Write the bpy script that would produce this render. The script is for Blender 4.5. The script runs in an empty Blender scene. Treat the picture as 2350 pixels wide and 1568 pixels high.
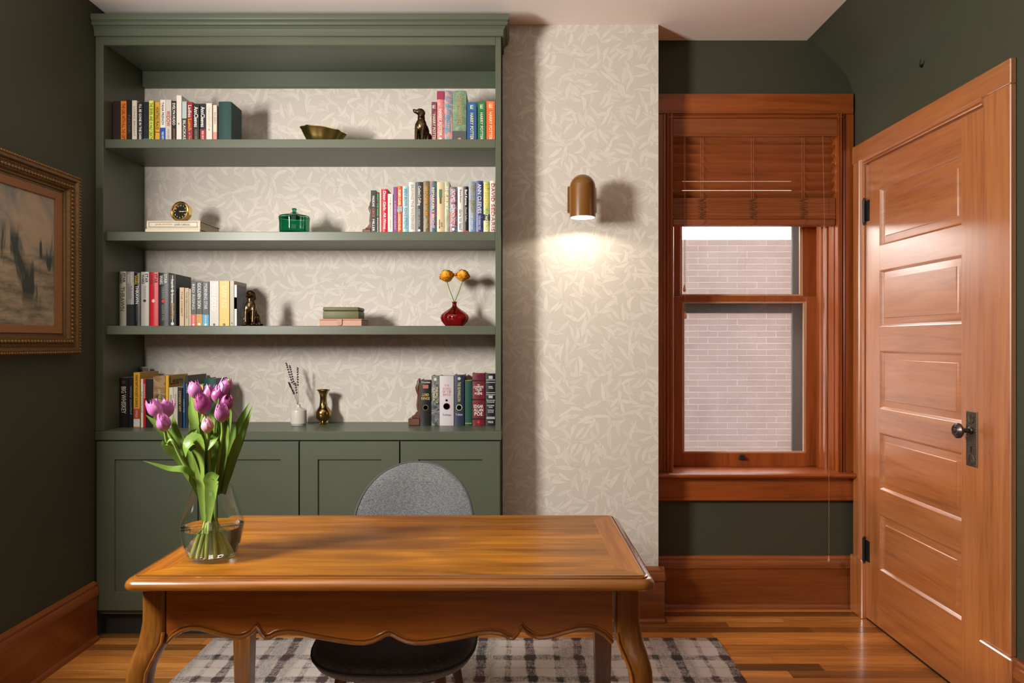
import bpy, bmesh, math, random
from mathutils import Vector, Matrix

random.seed(7)
SC = bpy.context.scene
COL = SC.collection
F = 1567.0            # focal length in pixels of the 2350 px wide frame
EYE = 1.335           # camera height above the floor
PI = math.pi

# ---------------------------------------------------------------- camera
cam = bpy.data.cameras.new('camera')
cam.sensor_width = 36.0
cam.lens = F * 36.0 / 2350.0
cam.clip_start = 0.05
cam_o = bpy.data.objects.new('camera', cam)
COL.objects.link(cam_o)
cam_o.location = (0, 0, EYE)
cam_o.rotation_euler = (PI / 2, 0, 0)
SC.camera = cam_o

# ---------------------------------------------------------------- light
SC.view_settings.view_transform = 'Standard'
SC.view_settings.look = 'None'
SC.view_settings.exposure = 0.0
SC.view_settings.gamma = 1.0
SC.view_settings.use_curve_mapping = False
SC.cycles.use_denoising = True
SC.cycles.sample_clamp_indirect = 6.0
SC.cycles.max_bounces = 10
SC.cycles.diffuse_bounces = 3
SC.cycles.transparent_max_bounces = 16
SC.cycles.caustics_reflective = False

world = bpy.data.worlds.new('overcast_sky')
SC.world = world
world.use_nodes = True
bg = world.node_tree.nodes['Background']
bg.inputs[0].default_value = (1.0, 0.97, 0.94, 1)
bg.inputs[1].default_value = 7.5


def area_light(name, loc, rot, sx, sy, power, color, spread=PI):
    l = bpy.data.lights.new(name, 'AREA')
    l.shape = 'RECTANGLE'
    l.size, l.size_y = sx, sy
    l.energy = power
    l.color = color
    l.spread = spread
    o = bpy.data.objects.new(name, l)
    COL.objects.link(o)
    o.location = loc
    o.rotation_euler = rot
    return o


# assumed key light from the left, set in an added window beside the camera
KEY_DIR = Vector((math.cos(math.radians(12)), math.sin(math.radians(12)), 0.0))
area_light('assumed_key_light_left', (-1.832, 1.18, 1.93), KEY_DIR.to_track_quat('-Z', 'Y').to_euler(), 0.46, 0.52, 116, (1.0, 0.955, 0.89))
# weak added fill light from behind the camera, set in an invented window
area_light('rear_fill_light', (0.2, -2.18, 1.55), (PI / 2, 0, 0), 1.3, 1.2, 5, (1.0, 0.93, 0.86))


# ---------------------------------------------------------------- helpers
def S(h, k=1.0):
    h = h.lstrip('#')
    out = []
    for i in (0, 2, 4):
        c = int(h[i:i + 2], 16) / 255.0
        out.append((c / 12.92 if c <= 0.04045 else ((c + 0.055) / 1.055) ** 2.4) * k)
    return tuple(out)


def PX(u, y):
    return (u - 1175.0) * y / F


def PZ(v, y):
    return EYE + (784.0 - v) * y / F


class MB:
    def __init__(s):
        s.v, s.f, s.attr = [], [], None

    def add(s, vs, fs):
        o = len(s.v)
        s.v += [tuple(p) for p in vs]
        s.f += [tuple(i + o for i in f) for f in fs]
        return s

    def box(s, x0, x1, y0, y1, z0, z1):
        return s.add([(x0, y0, z0), (x1, y0, z0), (x1, y1, z0), (x0, y1, z0), (x0, y0, z1), (x1, y0, z1), (x1, y1, z1), (x0, y1, z1)],
                     [(0, 3, 2, 1), (4, 5, 6, 7), (0, 1, 5, 4), (1, 2, 6, 5), (2, 3, 7, 6), (3, 0, 4, 7)])

    def bbox(s, x0, x1, y0, y1, z0, z1, b=0.002, seg=1):
        bm = bmesh.new()
        t = MB().box(x0, x1, y0, y1, z0, z1)
        vs = [bm.verts.new(p) for p in t.v]
        for f in t.f:
            bm.faces.new([vs[i] for i in f])
        bmesh.ops.bevel(bm, geom=bm.edges[:], offset=b, segments=seg, affect='EDGES', profile=0.5)
        s.bm(bm)
        return s

    def bm(s, bm, M=None):
        bm.verts.index_update()
        s.add([(M @ v.co if M else v.co.copy()) for v in bm.verts], [[v.index for v in f.verts] for f in bm.faces])
        bm.free()
        return s

    def mb(s, o, M=None):
        return s.add([(M @ Vector(p)) for p in o.v] if M else o.v, o.f)

    def prism(s, poly, axis, a0, a1):
        """poly of 2D points extruded along an axis; x:(y,z)  y:(x,z)  z:(x,y)"""
        n = len(poly)

        def P(p, a):
            return {'x': (a, p[0], p[1]), 'y': (p[0], a, p[1]), 'z': (p[0], p[1], a)}[axis]
        vs = [P(p, a0) for p in poly] + [P(p, a1) for p in poly]
        fs = [tuple(range(n - 1, -1, -1)), tuple(range(n, 2 * n))]
        fs += [(i, (i + 1) % n, n + (i + 1) % n, n + i) for i in range(n)]
        return s.add(vs, fs)

    def tube(s, pts, rad, n=8, caps=True, closed=False):
        pts = [Vector(p) for p in pts]
        m = len(pts)
        if not hasattr(rad, '__len__'):
            rad = [rad] * m
        vs, fs = [], []
        up = Vector((0, 0, 1))
        prev = None
        for i, p in enumerate(pts):
            if closed:
                t = pts[(i + 1) % m] - pts[i - 1]
            else:
                t = pts[min(i + 1, m - 1)] - pts[max(i - 1, 0)]
            t = t.normalized() if t.length > 1e-9 else Vector((0, 0, 1))
            if prev is None:
                a = up if abs(t.dot(up)) < 0.9 else Vector((1, 0, 0))
                prev = (a - t * a.dot(t)).normalized()
            else:
                q = prev - t * prev.dot(t)
                prev = q.normalized() if q.length > 1e-6 else prev
            b = t.cross(prev)
            for k in range(n):
                an = 2 * PI * k / n
                vs.append(p + (prev * math.cos(an) + b * math.sin(an)) * rad[i])
        rng = m if closed else m - 1
        for i in range(rng):
            j = (i + 1) % m
            for k in range(n):
                l = (k + 1) % n
                fs.append((i * n + k, i * n + l, j * n + l, j * n + k))
        if caps and not closed:
            fs.append(tuple(range(n - 1, -1, -1)))
            fs.append(tuple((m - 1) * n + k for k in range(n)))
        return s.add(vs, fs)

    def lathe(s, prof, n=24, c=(0, 0, 0), mod=None, M=None, closed=False):
        """prof list of (r,z); mod(theta, i) scales the radius"""
        vs, fs, rows = [], [], []
        for i, (r, z) in enumerate(prof):
            if r < 1e-6:
                rows.append([len(vs)])
                vs.append(Vector((0, 0, z)))
            else:
                row = []
                for k in range(n):
                    th = 2 * PI * k / n
                    rr = r * (mod(th, i) if mod else 1.0)
                    row.append(len(vs))
                    vs.append(Vector((rr * math.cos(th), rr * math.sin(th), z)))
                rows.append(row)
        prs = list(zip(rows[:-1], rows[1:]))
        if closed:
            prs.append((rows[-1], rows[0]))
        for a, b in prs:
            for k in range(n):
                l = (k + 1) % n
                if len(a) == 1 and len(b) == 1:
                    continue
                if len(a) == 1:
                    fs.append((a[0], b[l], b[k]))
                elif len(b) == 1:
                    fs.append((a[k], a[l], b[0]))
                else:
                    fs.append((a[k], a[l], b[l], b[k]))
        C = Vector(c)
        return s.add([(M @ v if M else v) + C for v in vs], fs)

    def ellip(s, c, r, rot=(0, 0, 0), sub=2):
        bm = bmesh.new()
        bmesh.ops.create_icosphere(bm, subdivisions=sub, radius=1.0)
        from mathutils import Euler
        M = Matrix.Translation(c) @ Euler(rot).to_matrix().to_4x4() @ Matrix.Diagonal((r[0], r[1], r[2], 1))
        return s.bm(bm, M)

    def ring_sweep(s, loop, prof):
        """loop(inset) -> list of closed path (x,y) points; prof list of (inset,z)"""
        rows = [[(x, y, z) for x, y in loop(d)] for d, z in prof]
        n = len(rows[0])
        vs = [p for r in rows for p in r]
        fs = []
        for i in range(len(rows) - 1):
            for k in range(n):
                l = (k + 1) % n
                fs.append((i * n + k, i * n + l, (i + 1) * n + l, (i + 1) * n + k))
        return s.add(vs, fs)

    def grid(s, rows, closed=False):
        n = len(rows[0])
        vs = [p for r in rows for p in r]
        fs = []
        for i in range(len(rows) - 1):
            for k in range(n if closed else n - 1):
                l = (k + 1) % n
                fs.append((i * n + k, i * n + l, (i + 1) * n + l, (i + 1) * n + k))
        return s.add(vs, fs)


ORG = {}


def empty(name, loc=(0, 0, 0)):
    o = bpy.data.objects.new(name, None)
    COL.objects.link(o)
    o.location = loc
    o.empty_display_size = 0.05
    ORG[o.name] = Vector(loc)
    return o


def tag(o, label=None, cat=None, group=None, kind=None):
    if label:
        o['label'] = label
    if cat:
        o['category'] = cat
    if group:
        o['group'] = group
    if kind:
        o['kind'] = kind
    return o


def mesh_of(name, mb, mat, org=Vector((0, 0, 0)), smooth=35, recalc=True):
    me = bpy.data.meshes.new(name)
    me.from_pydata([tuple(Vector(p) - org) for p in mb.v], [], mb.f)
    if recalc:
        bm = bmesh.new()
        bm.from_mesh(me)
        bmesh.ops.recalc_face_normals(bm, faces=bm.faces[:])
        bm.to_mesh(me)
        bm.free()
    if smooth:
        me.polygons.foreach_set('use_smooth', [True] * len(me.polygons))
        me.set_sharp_from_angle(angle=math.radians(smooth))
    if mat:
        me.materials.append(mat)
    me.update()
    return me


def obj(name, mb, mat, parent=None, org=None, smooth=35, recalc=True):
    if parent is not None:
        o0 = ORG[parent.name]
    else:
        o0 = Vector(org) if org is not None else Vector((0, 0, 0))
    me = mesh_of(name, mb, mat, o0, smooth, recalc)
    o = bpy.data.objects.new(name, me)
    COL.objects.link(o)
    if parent is not None:
        o.parent = parent
    else:
        o.location = o0
    ORG[o.name] = o0
    return o


def struct(name, mb, mat, label, cat, **k):
    return tag(obj(name, mb, mat, **k), label, cat, kind='structure')


# ---------------------------------------------------------------- node helpers
class NT:
    def __init__(s, name):
        s.m = bpy.data.materials.new(name)
        s.m.use_nodes = True
        s.t = s.m.node_tree
        s.b = s.t.nodes['Principled BSDF']
        s.out = s.t.nodes['Material Output']

    def n(s, typ, ins=None, **props):
        nd = s.t.nodes.new(typ)
        for k, v in props.items():
            setattr(nd, k, v)
        for k, v in (ins or {}).items():
            s.set(nd.inputs[k], v)
        return nd

    def set(s, sock, v):
        if isinstance(v, bpy.types.NodeSocket):
            s.t.links.new(v, sock)
        else:
            if hasattr(sock.default_value, '__len__') and hasattr(v, '__len__'):
                n = len(sock.default_value)
                v = tuple(v) + (1.0,) * (n - len(v)) if len(v) < n else tuple(v)[:n]
            sock.default_value = v

    def M(s, op, a, b=None, c=None, clamp=False):
        nd = s.t.nodes.new('ShaderNodeMath')
        nd.operation = op
        nd.use_clamp = clamp
        for i, v in enumerate((a, b, c)):
            if v is not None:
                s.set(nd.inputs[i], v)
        return nd.outputs[0]

    def VM(s, op, a, b=None):
        nd = s.t.nodes.new('ShaderNodeVectorMath')
        nd.operation = op
        s.set(nd.inputs[0], a)
        if b is not None:
            s.set(nd.inputs[1], b)
        return nd.outputs[0]

    def mix(s, f, a, b, mode='MIX'):
        nd = s.t.nodes.new('ShaderNodeMix')
        nd.data_type = 'RGBA'
        nd.blend_type = mode
        s.set(nd.inputs[0], f)
        s.set(nd.inputs[6], a)
        s.set(nd.inputs[7], b)
        return nd.outputs[2]

    def noise(s, vec, scale, detail=3, rough=0.5, dist=0.0):
        nd = s.n('ShaderNodeTexNoise', {'Scale': scale, 'Detail': detail, 'Roughness': rough, 'Distortion': dist})
        if vec is not None:
            s.set(nd.inputs['Vector'], vec)
        return nd.outputs['Fac']

    def coord(s, kind='Object'):
        return s.n('ShaderNodeTexCoord').outputs[kind]

    def ramp(s, f, stops):
        nd = s.t.nodes.new('ShaderNodeValToRGB')
        cr = nd.color_ramp
        while len(cr.elements) < len(stops):
            cr.elements.new(0.5)
        for e, (p, c) in zip(cr.elements, stops):
            e.position = p
            e.color = tuple(c) + (1,) if len(c) == 3 else c
        s.set(nd.inputs[0], f)
        return nd.outputs[0]

    def bump(s, h, strength=0.2, dist=0.01):
        nd = s.n('ShaderNodeBump', {'Strength': strength, 'Distance': dist, 'Height': h})
        s.set(s.b.inputs['Normal'], nd.outputs[0])
        return nd.outputs[0]

    def P(s, **k):
        names = dict(col='Base Color', rough='Roughness', metal='Metallic', spec='Specular IOR Level', coat='Coat Weight', coatr='Coat Roughness',
                     coati='Coat IOR', trans='Transmission Weight', ior='IOR', alpha='Alpha', em='Emission Color', ems='Emission Strength', sheen='Sheen Weight')
        for a, v in k.items():
            s.set(s.b.inputs[names[a]], v)
        return s.m


MATC = {}


def pmat(col, rough=0.5, metal=0.0, spec=0.5, coat=0.0, var=0.12, scale=30, bump=0.0, name=None, coatr=0.08):
    """plain procedural material: a colour with a little noise in it"""
    if isinstance(col, str):
        col = S(col)
    key = (tuple(round(c, 4) for c in col), rough, metal, spec, coat, var, scale, bump)
    if key in MATC:
        return MATC[key]
    t = NT(name or 'surface')
    f = t.noise(t.coord(), scale, 3)
    c0 = tuple(min(1, c * (1 - var)) for c in col)
    c1 = tuple(min(1, c * (1 + var)) for c in col)
    t.P(col=t.mix(f, c0, c1), rough=rough, metal=metal, spec=spec, coat=coat, coatr=coatr)
    if bump:
        t.bump(t.noise(t.coord(), scale * 6, 4), bump, 0.002)
    MATC[key] = t.m
    return t.m


def wood(name, c1, c2, axis='x', scale=1.0, rough=0.35, coat=0.4, coati=1.5, coatr=0.12, rand=0.0, patch=0.3, spec=0.5, dark=None):
    t = NT(name)
    co = t.coord()
    rnd = t.n('ShaderNodeObjectInfo').outputs['Random']
    off = t.n('ShaderNodeCombineXYZ', {0: t.M('MULTIPLY', rnd, 13.0), 1: t.M('MULTIPLY', rnd, 29.0), 2: t.M('MULTIPLY', rnd, 17.0)}).outputs[0]
    co = t.VM('ADD', co, off)
    st = {'x': (0.06, 1, 1), 'y': (1, 0.06, 1), 'z': (1, 1, 0.06)}[axis]
    v = t.VM('MULTIPLY', co, tuple(q * scale for q in st))
    n1 = t.noise(v, 14, 4, 0.55, 1.2)
    n2 = t.noise(t.VM('MULTIPLY', v, (1.0, 1.0, 1.0)), 90, 4, 0.6)
    n3 = t.noise(t.VM('MULTIPLY', co, {'x': (0.35, 1.5, 1), 'y': (1.5, 0.35, 1), 'z': (1.5, 1.5, 0.35)}[axis]), 5.0 * scale, 3, 0.55, 0.6)
    f = t.M('ADD', t.M('MULTIPLY', n1, 0.62), t.M('MULTIPLY', n2, 0.38))
    col = t.ramp(f, [(0.3, dark or tuple(q * 0.55 for q in c1)), (0.45, c1), (0.62, c2)])
    col = t.mix(t.M('MULTIPLY', t.M('SUBTRACT', n3, 0.35, clamp=True), patch), col, tuple(q * 0.45 for q in c1))
    if rand:
        k = t.M('ADD', t.M('MULTIPLY', rnd, rand), 1.0 - rand * 0.6)
        hs = t.n('ShaderNodeHueSaturation', {'Color': col, 'Value': k})
        col = hs.outputs[0]
    t.P(col=col, rough=rough, coat=coat, coati=coati, coatr=coatr, spec=spec)
    t.bump(n2, 0.06, 0.001)
    return t.m


# ---------------------------------------------------------------- materials
def wallpaper(name, base, leaf, line):
    """overlapping leaves, each with curved veins, printed tone on tone"""
    t = NT(name)
    sep = t.n('ShaderNodeSeparateXYZ', {0: t.coord()})
    xz = t.n('ShaderNodeCombineXYZ', {0: sep.outputs[0], 1: sep.outputs[2]}).outputs[0]
    wob = t.n('ShaderNodeTexNoise', {'Vector': xz, 'Scale': 7.0, 'Detail': 1.0}).outputs['Color']
    p = t.VM('ADD', xz, t.VM('MULTIPLY', t.VM('SUBTRACT', wob, (0.5, 0.5, 0.5)), (0.05, 0.05, 0.0)))
    col = tuple(base) + (1,)
    vein_all = None
    for k, (sc, L, W, ox) in enumerate([(11.0, 0.043, 0.0125, 0.0), (10.2, 0.047, 0.0135, 3.37), (11.4, 0.044, 0.012, 7.91), (10.6, 0.046, 0.013, 11.3), (9.8, 0.049, 0.0135, 15.7)]):
        q = t.VM('ADD', p, (ox, ox * 1.7, 0.0))
        vo = t.n('ShaderNodeTexVoronoi', {'Vector': q, 'Scale': sc, 'Randomness': 0.55}, voronoi_dimensions='2D')
        loc = t.VM('SUBTRACT', q, vo.outputs['Position'])
        rgb = t.n('ShaderNodeSeparateColor', {0: vo.outputs['Color']})
        rot = t.n('ShaderNodeVectorRotate', {'Vector': loc, 'Angle': t.M('MULTIPLY', rgb.outputs[0], 6.283)}, rotation_type='Z_AXIS')
        s2 = t.n('ShaderNodeSeparateXYZ', {0: rot.outputs[0]})
        x, y = s2.outputs[0], s2.outputs[1]
        bend = t.M('MULTIPLY', t.M('SUBTRACT', rgb.outputs[1], 0.5), 16.0)
        y = t.M('ADD', y, t.M('MULTIPLY', bend, t.M('MULTIPLY', x, x)))
        xn = t.M('DIVIDE', x, L)
        prof = t.M('MULTIPLY', t.M('SUBTRACT', 1.0, t.M('MULTIPLY', xn, xn), clamp=True), t.M('ADD', 0.75, t.M('MULTIPLY', xn, -0.35)))
        w = t.M('MULTIPLY', prof, W)
        d = t.M('SUBTRACT', w, t.M('ABSOLUTE', y))            # >0 inside the leaf
        mask = t.M('MULTIPLY', d, 700.0, clamp=True)
        edge = t.M('SUBTRACT', 1.0, t.M('MULTIPLY', t.M('ABSOLUTE', t.M('ADD', d, 0.0008)), 700.0), clamp=True)
        ratio = t.M('DIVIDE', y, t.M('MAXIMUM', w, 0.0005))
        vein = t.M('MULTIPLY', t.M('ADD', t.M('SINE', t.M('MULTIPLY', ratio, 13.0)), 1.0), 0.5)
        vein = t.M('MULTIPLY', t.M('POWER', vein, 3.0), t.M('ADD', 0.45, t.M('MULTIPLY', rgb.outputs[2], 0.5)))
        lc = t.mix(vein, tuple(leaf), tuple(base))
        lc = t.mix(t.M('MULTIPLY', rgb.outputs[2], 0.45), lc, tuple(base))
        col = t.mix(mask, col, lc)
        col = t.mix(t.M('MULTIPLY', edge, 0.6), col, tuple(line))
    fine = t.noise(t.coord(), 260, 2)
    col = t.mix(t.M('MULTIPLY', fine, 0.12), col, tuple(base))
    t.P(col=col, rough=0.62, spec=0.3)
    t.bump(fine, 0.05, 0.001)
    return t.m


GREEN = (0.062, 0.078, 0.052)


def green_paint(name, rough, col=GREEN, bump=0.04, spec=0.5):
    t = NT(name)
    f = t.noise(t.coord(), 6, 3)
    t.P(col=t.mix(f, tuple(c * 0.93 for c in col), tuple(c * 1.07 for c in col)), rough=rough, spec=spec)
    t.bump(t.noise(t.coord(), 130, 3), bump, 0.003)
    return t.m


M_wall = green_paint('green_wall_paint', 0.5, (0.056, 0.060, 0.038), 0.08, 0.22)
M_case = green_paint('green_cabinet_paint', 0.38, (0.082, 0.097, 0.064))
M_ceil = pmat((0.87, 0.775, 0.715), 0.8, name='ceiling_plaster', var=0.03, scale=5)
M_paper = wallpaper('leaf_wallpaper', (0.60, 0.55, 0.485), (0.72, 0.67, 0.605), (0.51, 0.46, 0.395))
M_trim = wood('fir_trim_upright', (0.27, 0.060, 0.009), (0.37, 0.092, 0.017), 'z', 1.0, 0.36, 0.25, 1.6, 0.2)
M_trimx = wood('fir_trim_level', (0.27, 0.060, 0.009), (0.37, 0.092, 0.017), 'x', 1.0, 0.36, 0.25, 1.6, 0.2)
M_doorz = wood('fir_door_upright', (0.47, 0.150, 0.034), (0.57, 0.205, 0.055), 'z', 1.0, 0.36, 1.0, 3.4, 0.27, patch=0.15)
M_doory = wood('fir_door_level', (0.47, 0.150, 0.034), (0.57, 0.205, 0.055), 'y', 1.0, 0.36, 1.0, 3.4, 0.27, patch=0.15)
M_floor = wood('floor_boards', (0.46, 0.165, 0.032), (0.64, 0.28, 0.065), 'x', 1.2, 0.3, 0.4, 1.5, 0.15, rand=1.15)
M_base = wood('baseboard_wood', (0.23, 0.062, 0.014), (0.31, 0.095, 0.022), 'x', 1.0, 0.35, 0.4, 1.5, 0.15)
M_basey = wood('baseboard_wood_side', (0.23, 0.062, 0.014), (0.31, 0.095, 0.022), 'y', 1.0, 0.35, 0.4, 1.5, 0.15)
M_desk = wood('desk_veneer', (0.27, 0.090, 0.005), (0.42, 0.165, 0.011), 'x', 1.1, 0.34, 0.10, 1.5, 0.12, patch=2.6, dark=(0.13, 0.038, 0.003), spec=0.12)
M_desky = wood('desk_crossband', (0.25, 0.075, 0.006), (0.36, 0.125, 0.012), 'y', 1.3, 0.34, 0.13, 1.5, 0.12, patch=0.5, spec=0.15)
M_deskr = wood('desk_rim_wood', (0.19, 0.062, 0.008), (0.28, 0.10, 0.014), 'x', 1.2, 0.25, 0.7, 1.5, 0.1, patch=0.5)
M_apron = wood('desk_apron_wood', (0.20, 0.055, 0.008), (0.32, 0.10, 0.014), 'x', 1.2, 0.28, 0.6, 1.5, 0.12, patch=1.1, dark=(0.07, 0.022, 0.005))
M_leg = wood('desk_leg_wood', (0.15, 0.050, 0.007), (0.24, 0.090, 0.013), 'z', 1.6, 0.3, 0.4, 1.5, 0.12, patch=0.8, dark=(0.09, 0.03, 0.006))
M_blind = wood('blind_slat_wood', (0.25, 0.066, 0.016), (0.32, 0.09, 0.022), 'x', 1.0, 0.4, 0.25)
M_black = pmat((0.012, 0.011, 0.01), 0.4, name='black_metal')
M_iron = pmat((0.16, 0.13, 0.10), 0.42, 0.85, name='aged_iron', var=0.4, scale=120)
M_brass = pmat((0.88, 0.62, 0.22), 0.2, 1.0, name='polished_brass', var=0.15, scale=12)
M_brassd = pmat((0.34, 0.22, 0.08), 0.2, 1.0, name='dull_brass', var=0.25, scale=14)
M_bronze = pmat((0.085, 0.055, 0.028), 0.3, 0.9, name='dark_bronze', var=0.5, scale=60)
M_goldd = pmat((0.16, 0.085, 0.028), 0.42, 0.5, name='dark_gilt', var=0.45, scale=80)
M_cord = pmat((0.35, 0.15, 0.075), 0.6, name='blind_cord')
M_storm = pmat((0.03, 0.032, 0.033), 0.5, name='storm_frame_metal')
M_page = pmat((0.58, 0.51, 0.40), 0.8, name='book_pages', var=0.2, scale=200)
# ================================================================ ROOM SHELL
XL, XR = -1.874, 1.714
YB, YF = 3.43, -2.2
CH = 2.848
BX0, BX1, BY = -0.046, 0.699, 3.26      # chimney breast

# floor: strip boards across the room, each near board its own part
PW = 0.0605
fl = MB().box(XL - 0.1, XR + 0.1, YF - 0.1, YB + 0.3, -0.12, -0.021)
floor = struct('floor', fl, pmat((0.05, 0.02, 0.008), 0.8, name='subfloor'), 'honey and brown strip wood floor of narrow boards', 'floor')
y = YB + 0.005
near = MB()
row = 0
while y > YF:
    y0 = y - PW
    x = XL - random.uniform(0.0, 0.8)
    while x < XR:
        ln = random.uniform(0.9, 2.3)
        a, b = max(x, XL), min(x + ln, XR)
        if b - a > 0.06:
            if y > 1.45:
                obj('floor_board', MB().bbox(a + 0.0005, b - 0.0005, y0 + 0.0006, y - 0.0006, -0.02, 0.0, 0.0012), M_floor, floor, smooth=0)
            else:
                near.box(a + 0.0005, b - 0.0005, y0 + 0.0006, y - 0.0006, -0.02, 0.0)
        x += ln
    y = y0
    row += 1
fb = obj('floor_boards_behind', near, M_floor, floor, smooth=0)
fb['kind'] = 'stuff'

struct('ceiling', MB().box(XL - 0.1, XR + 0.1, YF - 0.1, YB + 0.4, CH, CH + 0.1), M_ceil, 'pale pinkish plaster ceiling over the study', 'ceiling')

# left wall with an opening added beside the camera to hold the key light
LY0, LY1, LZ0, LZ1 = 0.86, 1.62, 1.56, 2.30
w = MB().box(XL - 0.12, XL, YF - 0.1, LY0, 0, CH).box(XL - 0.12, XL, LY1, YB + 0.37, 0, CH)
w.box(XL - 0.12, XL, LY0, LY1, 0, LZ0).box(XL - 0.12, XL, LY0, LY1, LZ1, CH)
struct('wall_left', w, M_wall, 'dark green painted wall on the left behind the gilt framed painting', 'wall')
w2 = empty('added_window_2', (XL, 1.18, LZ0))  # unseen window, added around the assumed key light
tag(w2, 'small wooden framed window added in the left wall for the key light', 'window', kind='structure')
for a, b, c, d in ((LY0 - 0.09, LY0, LZ0 - 0.09, LZ1 + 0.09), (LY1, LY1 + 0.09, LZ0 - 0.09, LZ1 + 0.09)):
    obj('side_casing', MB().bbox(XL, XL + 0.022, a, b, c, d, 0.003), M_trim, w2)
obj('head_casing', MB().bbox(XL, XL + 0.022, LY0, LY1, LZ1, LZ1 + 0.09, 0.003), M_basey, w2)
obj('sill', MB().bbox(XL, XL + 0.04, LY0, LY1, LZ0 - 0.05, LZ0, 0.003), M_basey, w2)
obj('back_panel', MB().box(XL - 0.12, XL - 0.1, LY0, LY1, LZ0, LZ1), pmat((0.8, 0.8, 0.8), 0.6, name='white_shade'), w2)

# rear wall behind the camera with a window added to hold the fill light
RX0, RX1, RZ0, RZ1 = -0.45, 0.85, 0.95, 2.15
w = MB().box(XL, RX0, YF - 0.12, YF, 0, CH).box(RX1, XR, YF - 0.12, YF, 0, CH)
w.box(RX0, RX1, YF - 0.12, YF, 0, RZ0).box(RX0, RX1, YF - 0.12, YF, RZ1, CH)
struct('wall_front', w, M_wall, 'dark green painted wall behind the camera', 'wall')
w3 = empty('added_window_3', (0.2, YF, RZ0))
tag(w3, 'wide wooden framed window added behind the camera for the fill light', 'window', kind='structure')
obj('side_casing', MB().bbox(RX0 - 0.1, RX0, YF, YF + 0.02, RZ0, RZ1 + 0.1, 0.003), M_trim, w3)
obj('side_casing', MB().bbox(RX1, RX1 + 0.1, YF, YF + 0.02, RZ0, RZ1 + 0.1, 0.003), M_trim, w3)
obj('head_casing', MB().bbox(RX0, RX1, YF, YF + 0.02, RZ1, RZ1 + 0.1, 0.003), M_trimx, w3)
obj('back_panel', MB().box(RX0, RX1, YF - 0.12, YF - 0.1, RZ0, RZ1), pmat((0.8, 0.8, 0.8), 0.6, name='white_shade'), w3)

# window wall with opening (behind bookcase and breast too)
WX0, WX1 = 0.80, 1.62
WZ0, WZ1 = EYE - 0.65, EYE + 1.114
w = MB().box(XL - 0.1, WX0, YB, YB + 0.37, 0, CH).box(WX1, XR + 0.1, YB, YB + 0.37, 0, CH)
w.box(WX0, WX1, YB, YB + 0.37, 0, WZ0 - 0.03).box(WX0, WX1, YB, YB + 0.37, WZ1, CH)
struct('wall_back', w, M_wall, 'dark green painted far wall around the wooden sash window', 'wall')
struct('wall_chimney', MB().box(BX0, BX1, BY, YB, 0, CH), M_paper, 'chimney breast papered in pale beige leaf wallpaper between bookcase and window', 'wall')

# right wall with door hole
DY0, DY1, DZ = 2.455, 3.285, EYE + 0.852
w = MB().box(XR, XR + 0.12, YF - 0.1, DY0, 0, CH).box(XR, XR + 0.12, DY1, YB + 0.1, 0, CH).box(XR, XR + 0.12, DY0, DY1, DZ, CH)
w.box(XR + 0.08, XR + 0.12, DY0, DY1, 0, DZ)
struct('wall_right', w, M_wall, 'dark green painted wall on the right around the panelled door', 'wall')
# sloping, softly coved strip between right wall and ceiling
cv = [(1.482, 1.513), (1.507, 1.500), (1.532, 1.483), (1.587, 1.436), (1.642, 1.383), (1.680, 1.338), (1.700, 1.297), (1.710, 1.255), (1.7135, 1.215)]
poly = [(x, EYE + z) for x, z in cv] + [(XR, CH)]
struct('wall_slope', MB().prism(poly, 'y', YF, YB), M_wall, 'dark green sloping cove joining right wall to ceiling', 'wall', smooth=50)


# ---------------------------------------------------------------- baseboards
def base_prof(d=0.0):
    """thickness from the wall, height"""
    return [(0, 0), (0.030, 0), (0.028, 0.012), (0.022, 0.02), (0.018, 0.022), (0.018, 0.196), (0.020, 0.200), (0.026, 0.203), (0.026, 0.222), (0.022, 0.236), (0.018, 0.240),
            (0.018, 0.250), (0.012, 0.260), (0, 0.262)]


def baseboard(name, kind, along, wall, a0, a1, label, mat, h0=0):
    pr = base_prof()
    if along == 'x':
        poly = [(wall - d, z) for d, z in pr]
        m = MB().prism(poly, 'x', a0, a1)
    else:
        sg = 1 if wall < 0 else -1
        poly = [(wall + sg * d, z) for d, z in pr]
        m = MB().prism(poly, 'y', a0, a1)
    return struct(name, m, mat, label, 'baseboard', smooth=30)


baseboard('baseboard_left', 0, 'y', XL, YF, 3.055, 'tall brown wooden baseboard along the dark left wall', M_basey)
baseboard('baseboard_back', 0, 'x', YB, BX1 + 0.002, 1.694, 'tall brown wooden baseboard below the window', M_base)
baseboard('baseboard_right', 0, 'y', XR, YF, 2.315, 'brown wooden baseboard on the right wall past the door', M_basey)
pr = base_prof()
pts = []
m = MB().prism([(BY - d * 1.3, z) for d, z in pr], 'x', BX0 + 0.002, BX1 + 0.024)
m.prism([(BX1 + d * 1.3, z) for d, z in pr], 'y', BY - 0.024, YB - 0.03)
struct('baseboard_chimney', m, M_base, 'brown wooden baseboard wrapped around the chimney breast corner', 'baseboard', smooth=30)

# ================================================================ WINDOW
win = empty('window_1', (1.21, YB, WZ0))
tag(win, 'double hung wooden sash window with deep varnished casing', 'window', kind='structure')


def casing_z(x0, x1, z0, z1, flip):
    """moulded upright casing; the moulding sits on the window side"""
    t, n = 0.022, YB
    wd = x1 - x0
    pf = [(0, 0), (0, t), (0.55, t), (0.56, t + 0.006), (0.64, t + 0.008), (0.68, t + 0.004), (0.72, t + 0.012), (0.80, t + 0.016), (0.84, t + 0.008), (0.90, t + 0.013), (1.0, t + 0.013), (1.0, 0)]
    return MB().prism([((x0 + f * wd) if not flip else (x1 - f * wd), n - d) for f, d in pf], 'z', z0, z1)


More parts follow.
